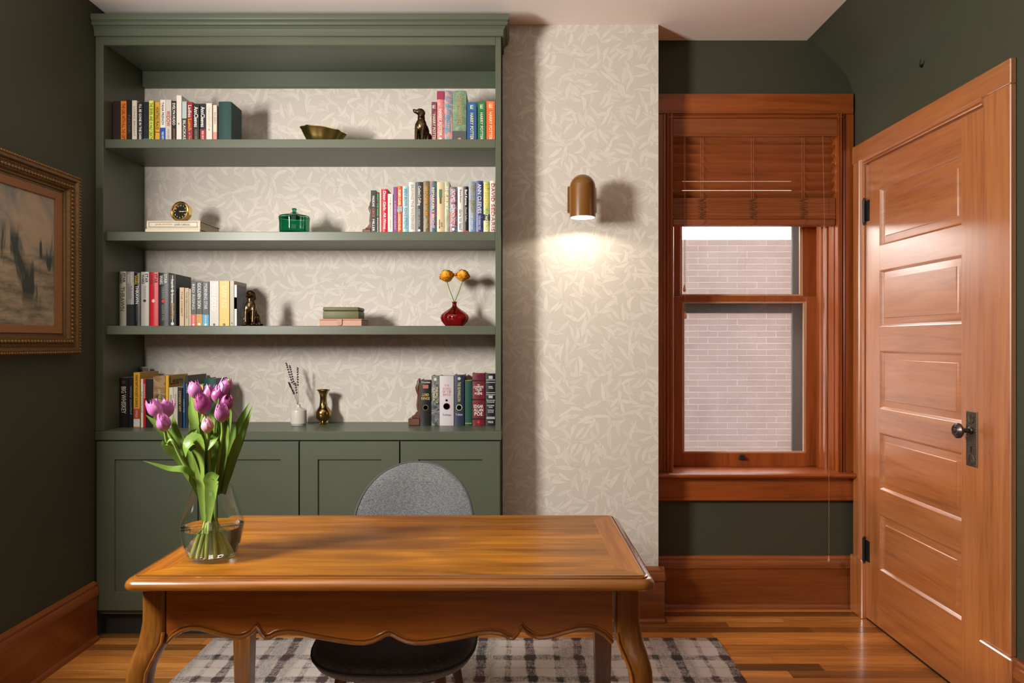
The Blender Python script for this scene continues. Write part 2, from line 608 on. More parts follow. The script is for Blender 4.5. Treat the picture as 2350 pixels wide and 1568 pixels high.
obj('side_casing', casing_z(0.7005, WX0, WZ0, WZ1 + 0.02, False), M_trim, win, smooth=25)
obj('side_casing', casing_z(WX1, 1.705, WZ0, WZ1 + 0.02, True), M_trim, win, smooth=25)
obj('head_casing', MB().bbox(0.7005, 1.705, YB - 0.026, YB, WZ1 + 0.022, WZ1 + 0.124, 0.003), M_trimx, win)
hp = [(0, 0), (0.036, 0), (0.036, 0.006), (0.028, 0.009), (0.032, 0.014), (0.022, 0.022), (0, 0.022)]
obj('head_moulding', MB().prism([(YB - d, WZ1 - 0.001 + z) for d, z in hp], 'x', WX0 - 0.025, WX1 + 0.025), M_trimx, win, smooth=25)
# stool and apron
sp = [(3.56, 0), (3.36, 0), (3.352, -0.004), (3.348, -0.010), (3.352, -0.018), (3.362, -0.022), (3.372, -0.028), (3.56, -0.028)]
obj('stool', MB().prism([(a, WZ0 + b) for a, b in sp], 'x', 0.7005, 1.691), M_trimx, win, smooth=25)
ap = [(YB, -0.029), (YB - 0.026, -0.029), (YB - 0.026, -0.126), (YB - 0.032, -0.130), (YB - 0.032, -0.140), (YB - 0.024, -0.146), (YB, -0.146)]
obj('apron', MB().prism([(a, WZ0 + b) for a, b in ap], 'x', 0.7005, 1.712), M_trimx, win, smooth=25)
# jambs and stops
obj('jamb', MB().box(WX0 - 0.02, WX0 + 0.004, YB, YB + 0.33, WZ0, WZ1), M_trim, win)
obj('jamb', MB().box(WX1 - 0.004, WX1 + 0.02, YB, YB + 0.33, WZ0, WZ1), M_trim, win)
obj('head_jamb', MB().box(WX0, WX1, YB, YB + 0.33, WZ1 - 0.004, WZ1 + 0.018), M_trimx, win)
for sx, d in ((WX0, 1), (WX1, -1)):
    st = [(sx, 3.49), (sx + d * 0.012, 3.49), (sx + d * 0.018, 3.496), (sx + d * 0.022, 3.508), (sx + d * 0.030, 3.512), (sx + d * 0.035, 3.522), (sx + d * 0.035, 3.555), (sx, 3.555)]
    obj('stop_bead', MB().prism(st, 'z', WZ0, WZ1), M_trim, win, smooth=25)


def sash(name, x0, x1, z0, z1, y0, y1, st, rt, rb):
    fr = obj(name, MB().bbox(x0, x0 + st, y0, y1, z0, z1, 0.003).bbox(x1 - st, x1, y0, y1, z0, z1, 0.003)
             .box(x0 + st - 0.001, x1 - st + 0.001, y0, y1, z1 - rt, z1).box(x0 + st - 0.001, x1 - st + 0.001, y0, y1, z0, z0 + rb), M_trim, win)
    g = 0.009
    a, b, c, d = x0 + st, x1 - st, z0 + rb, z1 - rt
    gl = MB().prism([(a, c), (a + g, c + g), (a + g, d - g), (a, d)], 'y', y0 + 0.006, y0 + 0.016)
    gl.prism([(b, c), (b, d), (b - g, d - g), (b - g, c + g)], 'y', y0 + 0.006, y0 + 0.016)
    gl.prism([(a, c), (b, c), (b - g, c + g), (a + g, c + g)], 'y', y0 + 0.006, y0 + 0.016)
    gl.prism([(a, d), (a + g, d - g), (b - g, d - g), (b, d)], 'y', y0 + 0.006, y0 + 0.016)
    obj('glazing_bead', gl, pmat((0.50, 0.30, 0.17), 0.35, name='pale_glazing_bead'), fr, smooth=20)
    obj('pane', MB().box(a, b, y0 + 0.017, y0 + 0.020, c, d), M_glass, fr, smooth=0)
    return fr


# dusty old window glass
t = NT('old_window_glass')
tr = t.n('ShaderNodeBsdfTransparent', {0: (0.98, 0.97, 0.96, 1)})
gl = t.n('ShaderNodeBsdfGlossy', {'Color': (1, 1, 1, 1), 'Roughness': 0.02})
tl = t.n('ShaderNodeBsdfTranslucent', {'Color': (0.92, 0.88, 0.88, 1)})
lw = t.n('ShaderNodeLayerWeight', {'Blend': 0.5})
ms = t.n('ShaderNodeMixShader', {0: t.M('ADD', 0.03, t.M('MULTIPLY', t.M('POWER', lw.outputs['Facing'], 4.0), 0.5))})
t.t.links.new(tr.outputs[0], ms.inputs[1]); t.t.links.new(gl.outputs[0], ms.inputs[2])
dust = t.noise(t.VM('MULTIPLY', t.coord(), (3, 3, 1.6)), 4, 5, 0.6)
ms2 = t.n('ShaderNodeMixShader', {0: t.M('ADD', 0.008, t.M('MULTIPLY', dust, 0.034))})
t.t.links.new(ms.outputs[0], ms2.inputs[1]); t.t.links.new(tl.outputs[0], ms2.inputs[2])
t.t.links.new(ms2.outputs[0], t.out.inputs[0])
M_glass = t.m

MEET = EYE + 0.236
sash('upper_sash', 0.805, 1.615, MEET - 0.03, WZ1 - 0.005, 3.602, 3.64, 0.085, 0.05, 0.035)
lo = sash('lower_sash', 0.805, 1.615, WZ0, MEET, 3.556, 3.598, 0.085, 0.027, 0.068)
sl = MB().bbox(1.178, 1.212, 3.536, 3.556, WZ0 + 0.036, WZ0 + 0.050, 0.003).bbox(1.184, 1.206, 3.543, 3.556, WZ0 + 0.050, WZ0 + 0.062, 0.002)
obj('sash_lift', sl, M_black, lo)
# storm window outside
sf = MB()
for x0, x1 in ((0.80, 0.875), (1.531, 1.62)):
    sf.bbox(x0, x1, 3.73, 3.75, WZ0, WZ1, 0.003)
sf.bbox(0.875, 1.531, 3.73, 3.75, EYE + 0.155, EYE + 0.225, 0.003)
sf.bbox(0.875, 1.531, 3.73, 3.75, WZ0, WZ0 + 0.03, 0.003).bbox(0.875, 1.531, 3.73, 3.75, WZ1 - 0.04, WZ1, 0.003)
so = obj('storm_frame', sf, M_storm, win)
obj('storm_pane', MB().box(0.875, 1.531, 3.738, 3.741, WZ0 + 0.03, EYE + 0.155), M_glass, so, smooth=0)
obj('storm_pane', MB().box(0.875, 1.531, 3.738, 3.741, EYE + 0.225, WZ1 - 0.04), M_glass, so, smooth=0)

# ---------------------------------------------------------------- neighbour's brick wall outside
NB = 7.6
RP, BL = 0.0679, 0.218
top = EYE + 1.135
bw = struct('wall_outside', MB().box(-3, 8, NB + 0.0005, NB + 0.3, -1.0, top), pmat((0.150, 0.130, 0.124), 0.9, name='mortar'),
            'neighbouring red brick wall seen through the window', 'wall')
t = NT('pink_red_brick')
rn = t.n('ShaderNodeObjectInfo').outputs['Random']
cb = t.mix(rn, (0.056, 0.031, 0.028), (0.083, 0.051, 0.047))
t.P(col=t.mix(t.noise(t.coord(), 25, 4), cb, (0.070, 0.039, 0.036)), rough=0.9)
M_brick = t.m
bm_brick = mesh_of('brick', MB().bbox(0.004, BL - 0.004, NB - 0.003, NB + 0.03, 0.004, RP - 0.004, 0.0015), M_brick, Vector((0, NB, 0)), 0)
bh = MB()
rows = int((top + 1.0) / RP)
cnt = 0
for r in range(rows):
    z = top - (r + 1) * RP
    for c in range(-14, 38):
        x = c * BL + (BL / 2 if r % 2 else 0) + random.uniform(-0.002, 0.002)
        inview = 1.85 < x + BL / 2 < 3.35 and PZ(1075, NB) < z < top and cnt < 300
        if inview:
            o = bpy.data.objects.new('brick', bm_brick)
            COL.objects.link(o)
            o.parent = bw
            o.location = (x, NB, z)
            cnt += 1
        elif -2 < x < 7:
            bh.box(x + 0.004, x + BL - 0.004, NB - 0.003, NB + 0.03, z + 0.004, z + RP - 0.004)
o = obj('brick_rest', bh, M_brick, bw, smooth=0)
o['kind'] = 'stuff'
struct('ground_outside', MB().box(-3, 8, YB + 0.4, NB + 0.3, -1.2, -1.0), pmat((0.3, 0.29, 0.27), 0.9, name='paving'), 'grey paving strip outside between the two houses', 'ground')

# ================================================================ BLIND
bl = empty('venetian_blind', (1.21, 3.42, WZ1))
tag(bl, 'half raised brown wooden venetian blind across the upper window', 'blind')
bx0, bx1 = WX0 + 0.004, WX1 - 0.004
zt = WZ1 - 0.003
zb = EYE + (784 - 313) * 3.40 / F
vp = [(3.398, zt), (3.394, zt - 0.01), (3.398, zb + 0.012), (3.392, zb + 0.004), (3.394, zb), (3.408, zb), (3.408, zt)]
obj('valance', MB().prism(vp, 'x', bx0 - 0.002, bx1 + 0.002), M_blind, bl, smooth=25)
obj('headrail', MB().bbox(bx0 + 0.01, bx1 - 0.01, 3.415, 3.46, zb + 0.01, zt - 0.005, 0.002), M_blind, bl)
SY, th, sw = 3.438, math.radians(50), 0.0485
pitch = 21.0 * 3.43 / F
z = zb - 0.008
slats = []
for k in range(7):
    poly = []
    for sgn in (1, -1):
        for i in range(7):
            s = (i / 6 - 0.5) * (1 if sgn > 0 else -1)
            cam_b = 0.0022 * (1 - (2 * s) ** 2)
            a, b = s * sw, (cam_b + (0.0028 if sgn < 0 else 0)) * 1.0
            poly.append((SY + a * math.cos(th) - b * math.sin(th), z - a * math.sin(th) - b * math.cos(th)))
    o = obj('slat', MB().prism(poly, 'x', bx0, bx1), M_blind, bl, smooth=40)
    z -= pitch
zs = EYE + (784 - 455) * 3.42 / F
zr = EYE + (784 - 503) * 3.42 / F
ns = 16
for k in range(ns):
    zz = zr + (zs - zr) * (k + 0.5) / ns
    d = random.uniform(-0.002, 0.002)
    obj('stacked_slat', MB().box(bx0, bx1, 3.412 + d, 3.462 + d, zz - 0.0029, zz + 0.0029), M_blind, bl, smooth=0)
zr2 = EYE + (784 - 518) * 3.42 / F
obj('bottom_rail', MB().bbox(bx0, bx1, 3.41, 3.464, zr2, zr - 0.001, 0.005, 2), M_blind, bl)
for u in (1608, 1724, 1840):
    x = PX(u, 3.42)
    lad = MB()
    for yy in (3.418, 3.458):
        lad.tube([(x, yy, zb), (x, yy, zr2 + 0.004)], 0.0008, 5)
    lad.tube([(x + 0.012, 3.4215, zb), (x + 0.012, 3.4215, zs)], 0.0009, 5)
    zz = zb - 0.008
    for k in range(7):
        lad.tube([(x, 3.418, zz + 0.018), (x, 3.458, zz - 0.020)], 0.0007, 4)
        zz -= pitch
    obj('ladder_cord', lad, M_cord, bl)
    wadm = MB()
    pts = []
    for k in range(46):
        f = k / 45
        pts.append((x + math.sin(k * 2.1) * 0.016 + 0.008 * math.sin(k * 0.7) + f * 0.006, 3.409 - 0.004 * abs(math.cos(k * 1.3)), zs - f * (zs - zr) + 0.004 * math.cos(k * 1.7)))
    pts += [(x + 0.02, 3.405, zr - 0.01), (x + 0.004, 3.405, zr2 + 0.002), (x - 0.008, 3.408, zr2 - 0.003)]
    wadm.tube(pts, 0.0011, 5)
    obj('gathered_cord', wadm, pmat((0.16, 0.06, 0.03), 0.7, name='gathered_cord'), bl)


def tassel(mb, x, y, z):
    return mb.lathe([(0, 0.012), (0.0025, 0.012), (0.004, 0.008), (0.0035, 0.003), (0.006, -0.004), (0.0078, -0.012), (0.0062, -0.019), (0.003, -0.022), (0, -0.022)], 12, (x, y, z))


x1, y1 = PX(1888, 3.395), 3.395
x2 = PX(1898, 3.36)
lc = MB().tube([(x1, y1, zb), (x1 + 0.006, 3.39, zb - 0.4), (x1 + 0.012, 3.385, zb - 0.95), (x1 + 0.014, 3.36, WZ0 + 0.28), (x2, 3.34, WZ0 + 0.01), (x2, 3.34, WZ0 - 0.2), (x2, 3.34, PZ(1272, 3.34))], 0.0011, 6)
lco = obj('lift_cord', lc, M_cord, bl)
obj('tassel', tassel(MB(), x2, 3.34, PZ(1281, 3.34)), pmat((0.45, 0.19, 0.08), 0.4, name='tassel_wood'), lco)
for u, v in ((1570, 660), (1572, 722)):
    x = PX(u, 3.405)
    c = obj('tilt_cord', MB().tube([(x, 3.404, zb), (x + 0.001, 3.404, PZ(v - 6, 3.404))], 0.0009, 6), M_cord, bl)
    obj('tassel', tassel(MB(), x + 0.001, 3.404, PZ(v, 3.404)), pmat((0.45, 0.19, 0.08), 0.4, name='tassel_wood'), c)

# ================================================================ DOOR
door = empty('door_1', (1.72, 2.87, 0))
tag(door, 'closed five panel varnished fir door in the right wall', 'door', kind='structure')
DX = 1.700                      # room side face of the door
dz0, dz1 = 0.012, EYE + 0.842
dy0, dy1 = 2.462, 3.279
py0, py1 = 2.581, 3.160         # panels
PZs = [(0.442, 0.707), (0.067, 0.329), (-0.311, -0.042), (-0.684, -0.421), (-1.059, -0.799)]
PZs = [(EYE + a, EYE + b) for a, b in PZs]
obj('latch_stile', MB().box(DX, DX + 0.036, dy0, py0, dz0, dz1), M_doorz, door)
obj('hinge_stile', MB().box(DX, DX + 0.036, py1, dy1, dz0, dz1), M_doorz, door)
edges = [dz1] + [e for a, b in PZs for e in (b, a)] + [dz0]
for i in range(0, len(edges), 2):
    obj('rail', MB().box(DX + 0.0003, DX + 0.036, py0, py1, edges[i + 1], edges[i]), M_doory, door)
for a, b in PZs:
    pn = MB()

    def R(i, x):
        return [(DX + x, py0 + i, a + i), (DX + x, py1 - i, a + i), (DX + x, py1 - i, b - i), (DX + x, py0 + i, b - i)]
    rows = [R(0.0, 0.0), R(0.003, 0.001), R(0.008, 0.009), R(0.011, 0.013), R(0.040, 0.010), R(0.042, 0.005), R(0.045, 0.005)]
    pn.grid(rows, closed=True)
    n = len(pn.v)
    pn.f.append((n - 4, n - 3, n - 2, n - 1))
    obj('panel', pn, M_doory, door, smooth=20)
# casing
tr1 = empty('trim_1', (XR, 2.87, 0))
tag(tr1, 'wide varnished wooden casing around the panelled door', 'trim', kind='structure')
CX = XR - 0.022
cz = EYE + 0.965


def casing_y(y0, y1, z0, z1, flip):
    wd = y1 - y0
    pf = [(0, 0), (0, 0.022), (0.62, 0.022), (0.63, 0.027), (0.70, 0.030), (0.74, 0.026), (0.78, 0.032), (0.86, 0.034), (0.90, 0.026), (1.0, 0.022), (1.0, 0)]
    return MB().prism([(XR - d, (y0 + f * wd) if not flip else (y1 - f * wd)) for f, d in pf], 'z', z0, z1)


obj('side_casing', MB().bbox(CX, XR, 2.318, DY0, 0.262, DZ + 0.0255, 0.003), M_doorz, tr1, smooth=25)
obj('side_casing', casing_y(DY1, 3.385, 0.28, DZ + 0.0255, True), M_doorz, tr1, smooth=25)
obj('head_casing', MB().bbox(CX, XR, 2.318, 3.40, DZ + 0.026, cz, 0.003), M_doory, tr1)
hm = [(0, 0), (0.022, 0), (0.026, 0.004), (0.020, 0.008), (0.030, 0.011), (0.032, 0.017), (0.024, 0.020), (0.028, 0.026), (0, 0.026)]
obj('head_moulding', MB().prism([(XR - d, DZ + z) for d, z in hm], 'y', DY0 + 0.001, DY1 + 0.001), M_doory, tr1, smooth=25)
obj('plinth_block', MB().bbox(XR - 0.034, XR, 2.300, DY0 + 0.004, 0, 0.262, 0.004), M_doorz, tr1)
obj('plinth_block', MB().bbox(XR - 0.034, XR, DY1 - 0.004, 3.396, 0, 0.28, 0.004), M_doorz, tr1)
obj('door_stop', MB().box(XR, XR + 0.05, DY0, DY0 + 0.006, 0, DZ).box(XR, XR + 0.05, DY1 - 0.005, DY1, 0, DZ).box(XR, XR + 0.05, DY0, DY1, dz1 + 0.002, DZ), M_doorz, tr1)
obj('threshold', MB().box(XR - 0.01, XR + 0.08, DY0, DY1, 0.0, 0.008), pmat((0.03, 0.015, 0.008), 0.6, name='threshold_wood'), tr1)
# hinges
for v in (486, 1262):
    z = PZ(v, 3.285)
    h = MB().tube([(DX - 0.008, 3.283, z - 0.055), (DX - 0.008, 3.283, z + 0.055)], 0.0075, 10)
    for dz in (-0.06, 0.06):
        h.ellip((DX - 0.008, 3.283, z + dz), (0.006, 0.006, 0.007), sub=1)
    h.box(DX - 0.002, DX + 0.001, 3.245, 3.283, z - 0.05, z + 0.05)
    obj('hinge', h, M_black, door)
# knob and plate
pz0, pz1 = EYE - 0.462, EYE - 0.258
py, pw = 2.522, 0.030
pl = MB().bbox(DX - 0.004, DX, py - pw, py + pw, pz0, pz1, 0.002)
for k in range(22):                                   # beaded border
    z = pz0 + 0.008 + (pz1 - pz0 - 0.016) * k / 21
    for s in (-1, 1):
        pl.ellip((DX - 0.004, py + s * (pw - 0.005), z), (0.003, 0.003, 0.004), sub=1)
for zc, sg in ((pz0 + 0.03, 1), (pz1 - 0.03, -1)):    # scrolls
    for s in (-1, 1):
        pl.tube([(DX - 0.0045, py + s * (0.003 + 0.013 * math.sin(q)), zc + sg * 0.014 * math.cos(q * 1.5)) for q in [i * 0.25 for i in range(13)]], 0.0022, 5)
    pl.ellip((DX - 0.004, py, zc - sg * 0.016), (0.004, 0.007, 0.009), sub=1)
plate = obj('lock_plate', pl, M_iron, door)
kz = EYE - 0.329
Mx = Matrix.Rotation(-PI / 2, 4, 'Y')
obj('knob', MB().lathe([(0, 0), (0.013, 0), (0.014, 0.006), (0.008, 0.010), (0.008, 0.034), (0.020, 0.038), (0.0285, 0.046), (0.0285, 0.053), (0.022, 0.059), (0.019, 0.058), (0.016, 0.061), (0.009, 0.060), (0.006, 0.062), (0, 0.063)],
                       28, (DX - 0.004, py, kz), M=Mx), pmat((0.09, 0.08, 0.07), 0.32, 0.85, name='old_knob_metal', var=0.3), door)
kh = MB().tube([(DX - 0.0048, py, kz - 0.062), (DX - 0.0044, py, kz - 0.062)], 0.0048, 10).box(DX - 0.0048, DX - 0.004, py - 0.0022, py + 0.0022, kz - 0.080, kz - 0.062)
obj('keyhole', kh, M_black, plate)

# small hook high on the right wall
hk = MB().tube([(XR - 0.003, 2.85, EYE + 1.152), (XR - 0.012, 2.845, EYE + 1.146), (XR - 0.022, 2.835, EYE + 1.152), (XR - 0.024, 2.825, EYE + 1.166)], 0.003, 6)
hk.ellip((XR - 0.003, 2.852, EYE + 1.152), (0.005, 0.009, 0.009), sub=1)
tag(obj('wall_hook', hk, M_black, org=(XR, 2.85, EYE + 1.152)), 'tiny dark hook high on the green wall above the door', 'hook')

# ================================================================ BOOKCASE
YC = 3.07                 # face of the case
SIL = -1.842              # inner left side
SIR = -0.0745
bc = empty('bookcase', (-0.96, 3.25, 0.93))
tag(bc, 'dark green built in bookcase with wallpapered back and crown moulding', 'bookcase')
ZC = EYE - 0.4036         # counter top
ZT = EYE + 1.347
obj('side_panel', MB().box(XL + 0.001, SIL, YC + 0.02, YB - 0.001, ZC, ZT + 0.02), M_case, bc)
obj('side_panel', MB().box(SIR, -0.050, YC + 0.02, YB - 0.001, ZC, ZT + 0.02), M_case, bc)
obj('face_stile', MB().bbox(XL + 0.001, SIL + 0.004, YC, YC + 0.02, ZC, EYE + 1.40, 0.0015), M_case, bc)
obj('face_stile', MB().bbox(SIR, -0.049, YC, YC + 0.02, ZC, EYE + 1.40, 0.0015), M_case, bc)
obj('face_rail', MB().bbox(SIL + 0.004, SIR, YC + 0.0004, YC + 0.02, EYE + 1.334, EYE + 1.40, 0.0015), M_case, bc)
obj('top_panel', MB().box(SIL, SIR, YC + 0.02, YB - 0.001, ZT, ZT + 0.02), M_case, bc)
obj('back_panel', MB().box(SIL, SIR, YB - 0.008, YB - 0.001, ZC, ZT), M_paper, bc, smooth=0)
obj('back_cleat', MB().bbox(SIL, SIR, YB - 0.030, YB - 0.008, EYE + (784 - 200) * 3.40 / F, ZT, 0.0015), M_case, bc)
SH = {}
for nm, vt, vb in (('A', 319.5, 339.5), ('B', 532.0, 552.5), ('C', 748.0, 768.0)):
    z1, z0 = PZ(vt, 3.085), PZ(vb, 3.085)
    SH[nm] = z1
    obj('shelf', MB().bbox(SIL, SIR, 3.085, YB - 0.008, z0, z1, 0.0015), M_case, bc)
SH['D'] = ZC
# crown with its return on the right end
zc0 = EYE + 1.370
cp = [(0.0, 0.0), (0.010, 0.0), (0.010, 0.020), (0.012, 0.030), (0.018, 0.036), (0.018, 0.040), (0.026, 0.043), (0.031, 0.050), (0.031, 0.054), (0.024, 0.055), (0.028, 0.060), (0.034, 0.064), (0.036, 0.070), (0.036, 0.088), (0.0, 0.088)]
cm = MB()
ra = [[(XL + 0.001, YC - d, zc0 + z), (-0.049 + d, YC - d, zc0 + z), (-0.049 + d, BY - 0.001, zc0 + z)] for d, z in cp]
cm.grid(ra)
cm.f.append(tuple(i * 3 for i in range(len(cp))))
cm.box(XL + 0.001, -0.05, YC, BY - 0.002, zc0 + 0.03, zc0 + 0.088)
obj('crown', cm, M_case, bc, smooth=25)

ct = tag(obj('countertop', MB().bbox(XL + 0.001, -0.047, YC - 0.004, YB - 0.001, ZC - 0.040, ZC - 0.0005, 0.002), M_case, org=(-0.96, 3.25, ZC - 0.04)),
         'dark green painted counter ledge between the shelves and base cabinets', 'countertop')
# base cabinets: two double door units
zc1, zk = ZC - 0.041, 0.125
xs = [-1.872, PX(454, 3.06), PX(686, 3.06), PX(917, 3.06), PX(1147.5, 3.06)]
for k, (a, b, lab) in enumerate(((0, 2, 'dark green double door base cabinet under the left half of the bookcase'), (2, 4, 'dark green double door base cabinet behind the grey chair'))):
    c0, c1 = xs[a], xs[b]
    if k == 1:
        c1 = -0.050
    cb = empty('base_cabinet', ((c0 + c1) / 2, 3.25, 0))
    tag(cb, lab, 'cabinet', 'green base cabinets')
    obj('body', MB().box(c0, c1 - 0.0005, YC + 0.012, YB - 0.001, zk - 0.02, zc1), M_case, cb)
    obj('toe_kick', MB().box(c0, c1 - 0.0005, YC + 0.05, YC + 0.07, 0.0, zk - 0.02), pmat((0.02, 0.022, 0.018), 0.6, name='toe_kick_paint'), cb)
    for j in (a, a + 1):
        d0, d1 = xs[j] + (0.004 if j != 0 else 0.010), xs[j + 1] - 0.002
        if j == 3:
            d1 = xs[4]
        dm = MB()
        za, zb_ = zk + 0.004, zc1 - 0.004
        s = 0.080
        yf = YC - 0.010

        def Rr(i, yy):
            return [(d0 + i, yy, za + i), (d1 - i, yy, za + i), (d1 - i, yy, zb_ - i), (d0 + i, yy, zb_ - i)]
        dm.grid([Rr(0, YC + 0.011), Rr(0, yf + 0.001), Rr(0.001, yf), Rr(s, yf), Rr(s + 0.0015, yf + 0.009)], closed=True)
        dro = obj('door', dm, M_case, cb, smooth=20)
        i = s + 0.001
        obj('door_panel', MB().box(d0 + i, d1 - i, yf + 0.0085, yf + 0.014, za + i, zb_ - i), M_case, dro)
# ================================================================ RUG
t = NT('plaid_rug_pile')
sep = t.n('ShaderNodeSeparateXYZ', {0: t.coord()})
X, Yc = sep.outputs[0], sep.outputs[1]
wn = t.noise(t.VM('MULTIPLY', t.coord(), (1, 1, 1)), 9, 3)
wob = t.M('MULTIPLY', t.M('SUBTRACT', wn, 0.5), 0.03)


def stripes(axis, period, off, duty):
    q = t.M('FRACT', t.M('ADD', t.M('DIVIDE', t.M('ADD', axis, wob), period), off))
    d = t.M('ABSOLUTE', t.M('SUBTRACT', q, 0.5))
    return t.M('MULTIPLY', t.M('SUBTRACT', duty, d), 18.0, clamp=True)


sx = t.M('MAXIMUM', stripes(X, 0.205, 0.1, 0.13), t.M('MULTIPLY', stripes(X, 0.205, 0.55, 0.10), 0.7))
sy = t.M('MAXIMUM', stripes(Yc, 0.185, 0.3, 0.15), t.M('MULTIPLY', stripes(Yc, 0.185, 0.78, 0.05), 0.6))
g1 = t.noise(t.VM('MULTIPLY', t.coord(), (60, 260, 60)), 1.0, 3, 0.7)
g2 = t.noise(t.VM('MULTIPLY', t.coord(), (260, 40, 60)), 1.0, 3, 0.7)
g3 = t.noise(t.coord(), 5, 3)
both = t.M('ADD', t.M('MULTIPLY', sx, 0.80), t.M('MULTIPLY', sy, 0.42))
gr = t.M('ADD', t.M('MULTIPLY', g1, 0.5), t.M('MULTIPLY', g2, 0.5))
dk = t.M('MULTIPLY', t.M('SUBTRACT', t.M('ADD', t.M('ADD', both, t.M('MULTIPLY', g3, 0.35)), t.M('MULTIPLY', gr, 2.2)), 1.62), 1.5, clamp=True)
light = t.mix(g3, (0.62, 0.53, 0.49), (0.50, 0.46, 0.43))
midf = t.M('MULTIPLY', t.M('MAXIMUM', sy, t.M('MULTIPLY', stripes(X, 0.41, 0.33, 0.2), 0.8)), t.M('MULTIPLY', t.M('SUBTRACT', gr, 0.36), 5.0, clamp=True))
light = t.mix(t.M('MULTIPLY', midf, 0.72), light, (0.155, 0.148, 0.145))
darkc = t.mix(t.M('MULTIPLY', t.M('SUBTRACT', t.noise(t.coord(), 3.3, 2), 0.42), 8.0, clamp=True), (0.045, 0.052, 0.048), (0.085, 0.050, 0.055))
t.P(col=t.mix(dk, light, darkc), rough=0.95, spec=0.1)
t.bump(gr, 0.5, 0.004)
RGZ = 0.010
tag(obj('rug', MB().bbox(-1.335, 0.917, 1.48, 3.055, 0.0005, RGZ, 0.003), t.m, org=(-0.21, 2.27, 0)), 'grey and dark plaid rug under the wooden desk', 'rug')

# ================================================================ DESK
dk_o = empty('writing_desk', (-0.297, 1.936, RGZ))
tag(dk_o, 'varnished wooden writing desk with scalloped apron and cabriole legs', 'desk')
TX0, TX1, TY0, TY1, TZ = -0.936, 0.347, 1.622, 2.245, 0.770


def rrect(x0, x1, y0, y1, r, n=6):
    out = []
    for cx, cy, a0 in ((x1 - r, y1 - r, 0), (x0 + r, y1 - r, 90), (x0 + r, y0 + r, 180), (x1 - r, y0 + r, 270)):
        for i in range(n + 1):
            a = math.radians(a0 + 90 * i / n)
            out.append((cx + r * math.cos(a), cy + r * math.sin(a)))
    return out


def loop(d):
    return rrect(TX0 + d, TX1 - d, TY0 + d, TY1 - d, max(0.036 - d * 0.75, 0.004))


rp = [(0.030, TZ - 0.012), (0.030, TZ), (0.0265, TZ + 0.0004), (0.0255, TZ - 0.0035), (0.0225, TZ - 0.0045), (0.0215, TZ - 0.0015), (0.018, TZ - 0.0025), (0.0165, TZ - 0.006), (0.013, TZ - 0.0065),
      (0.0075, TZ - 0.009), (0.003, TZ - 0.0135), (0.0005, TZ - 0.019), (0.0, TZ - 0.0235), (0.0015, TZ - 0.028), (0.006, TZ - 0.031), (0.012, TZ - 0.032), (0.030, TZ - 0.032)]
rim = MB().ring_sweep(loop, rp)
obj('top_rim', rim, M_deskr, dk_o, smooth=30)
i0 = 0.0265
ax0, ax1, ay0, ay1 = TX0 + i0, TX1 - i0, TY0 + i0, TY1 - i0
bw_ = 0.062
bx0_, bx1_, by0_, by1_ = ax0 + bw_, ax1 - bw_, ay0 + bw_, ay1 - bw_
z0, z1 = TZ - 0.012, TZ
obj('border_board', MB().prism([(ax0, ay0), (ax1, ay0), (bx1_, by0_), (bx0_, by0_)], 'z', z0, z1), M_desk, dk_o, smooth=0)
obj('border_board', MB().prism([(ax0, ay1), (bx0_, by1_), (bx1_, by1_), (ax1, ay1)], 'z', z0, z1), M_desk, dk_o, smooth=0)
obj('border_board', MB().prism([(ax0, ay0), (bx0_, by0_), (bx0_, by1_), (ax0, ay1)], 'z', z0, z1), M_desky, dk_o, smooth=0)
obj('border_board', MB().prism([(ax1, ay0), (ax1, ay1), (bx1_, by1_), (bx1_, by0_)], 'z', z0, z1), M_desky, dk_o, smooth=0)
ny = 3
for k in range(ny):
    a = by0_ + (by1_ - by0_) * k / ny
    b = by0_ + (by1_ - by0_) * (k + 1) / ny
    obj('veneer_board', MB().box(bx0_, bx1_, a, b, z0, z1 + 0.00005), M_desk, dk_o, smooth=0)
obj('top_core', MB().box(TX0 + 0.028, TX1 - 0.028, TY0 + 0.028, TY1 - 0.028, TZ - 0.032, TZ - 0.0121), M_apron, dk_o)

# front apron: scalloped outline taken along the desk, in metres
AY = 1.676
kx = AY / F
arch = [(376, 1481), (381, 1476), (393, 1464), (410, 1454), (430, 1449), (455, 1450), (482, 1457), (505, 1464), (527, 1469), (545, 1470), (560, 1466), (573, 1457), (580, 1449), (584, 1444), (588, 1449), (595, 1461), (604, 1471),
        (614, 1470), (624, 1464), (637, 1460), (655, 1458), (680, 1460), (705, 1465), (735, 1471), (770, 1477), (805, 1482), (830, 1483), (850, 1479), (870, 1470), (880, 1464), (889, 1461.5)]
half = [((u - 889) * kx, PZ(v, AY)) for u, v in arch]
full = half + [(-x, z) for x, z in reversed(half[:-1])]
ACX = PX(893, AY)
full = [(ACX + x, z) for x, z in full]
ztop = TZ - 0.032
poly = [(full[0][0], ztop)] + full + [(full[-1][0], ztop)]
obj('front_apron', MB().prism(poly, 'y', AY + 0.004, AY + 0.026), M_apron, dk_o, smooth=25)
bead = MB().tube([(x, AY + 0.004, z + 0.0045) for x, z in full], 0.0052, 8)
obj('apron_bead', bead, M_deskr, dk_o)
bead = MB().tube([(x, AY + 0.0045, z + 0.014) for x, z in full], 0.0028, 6)
obj('apron_bead', bead, M_apron, dk_o)
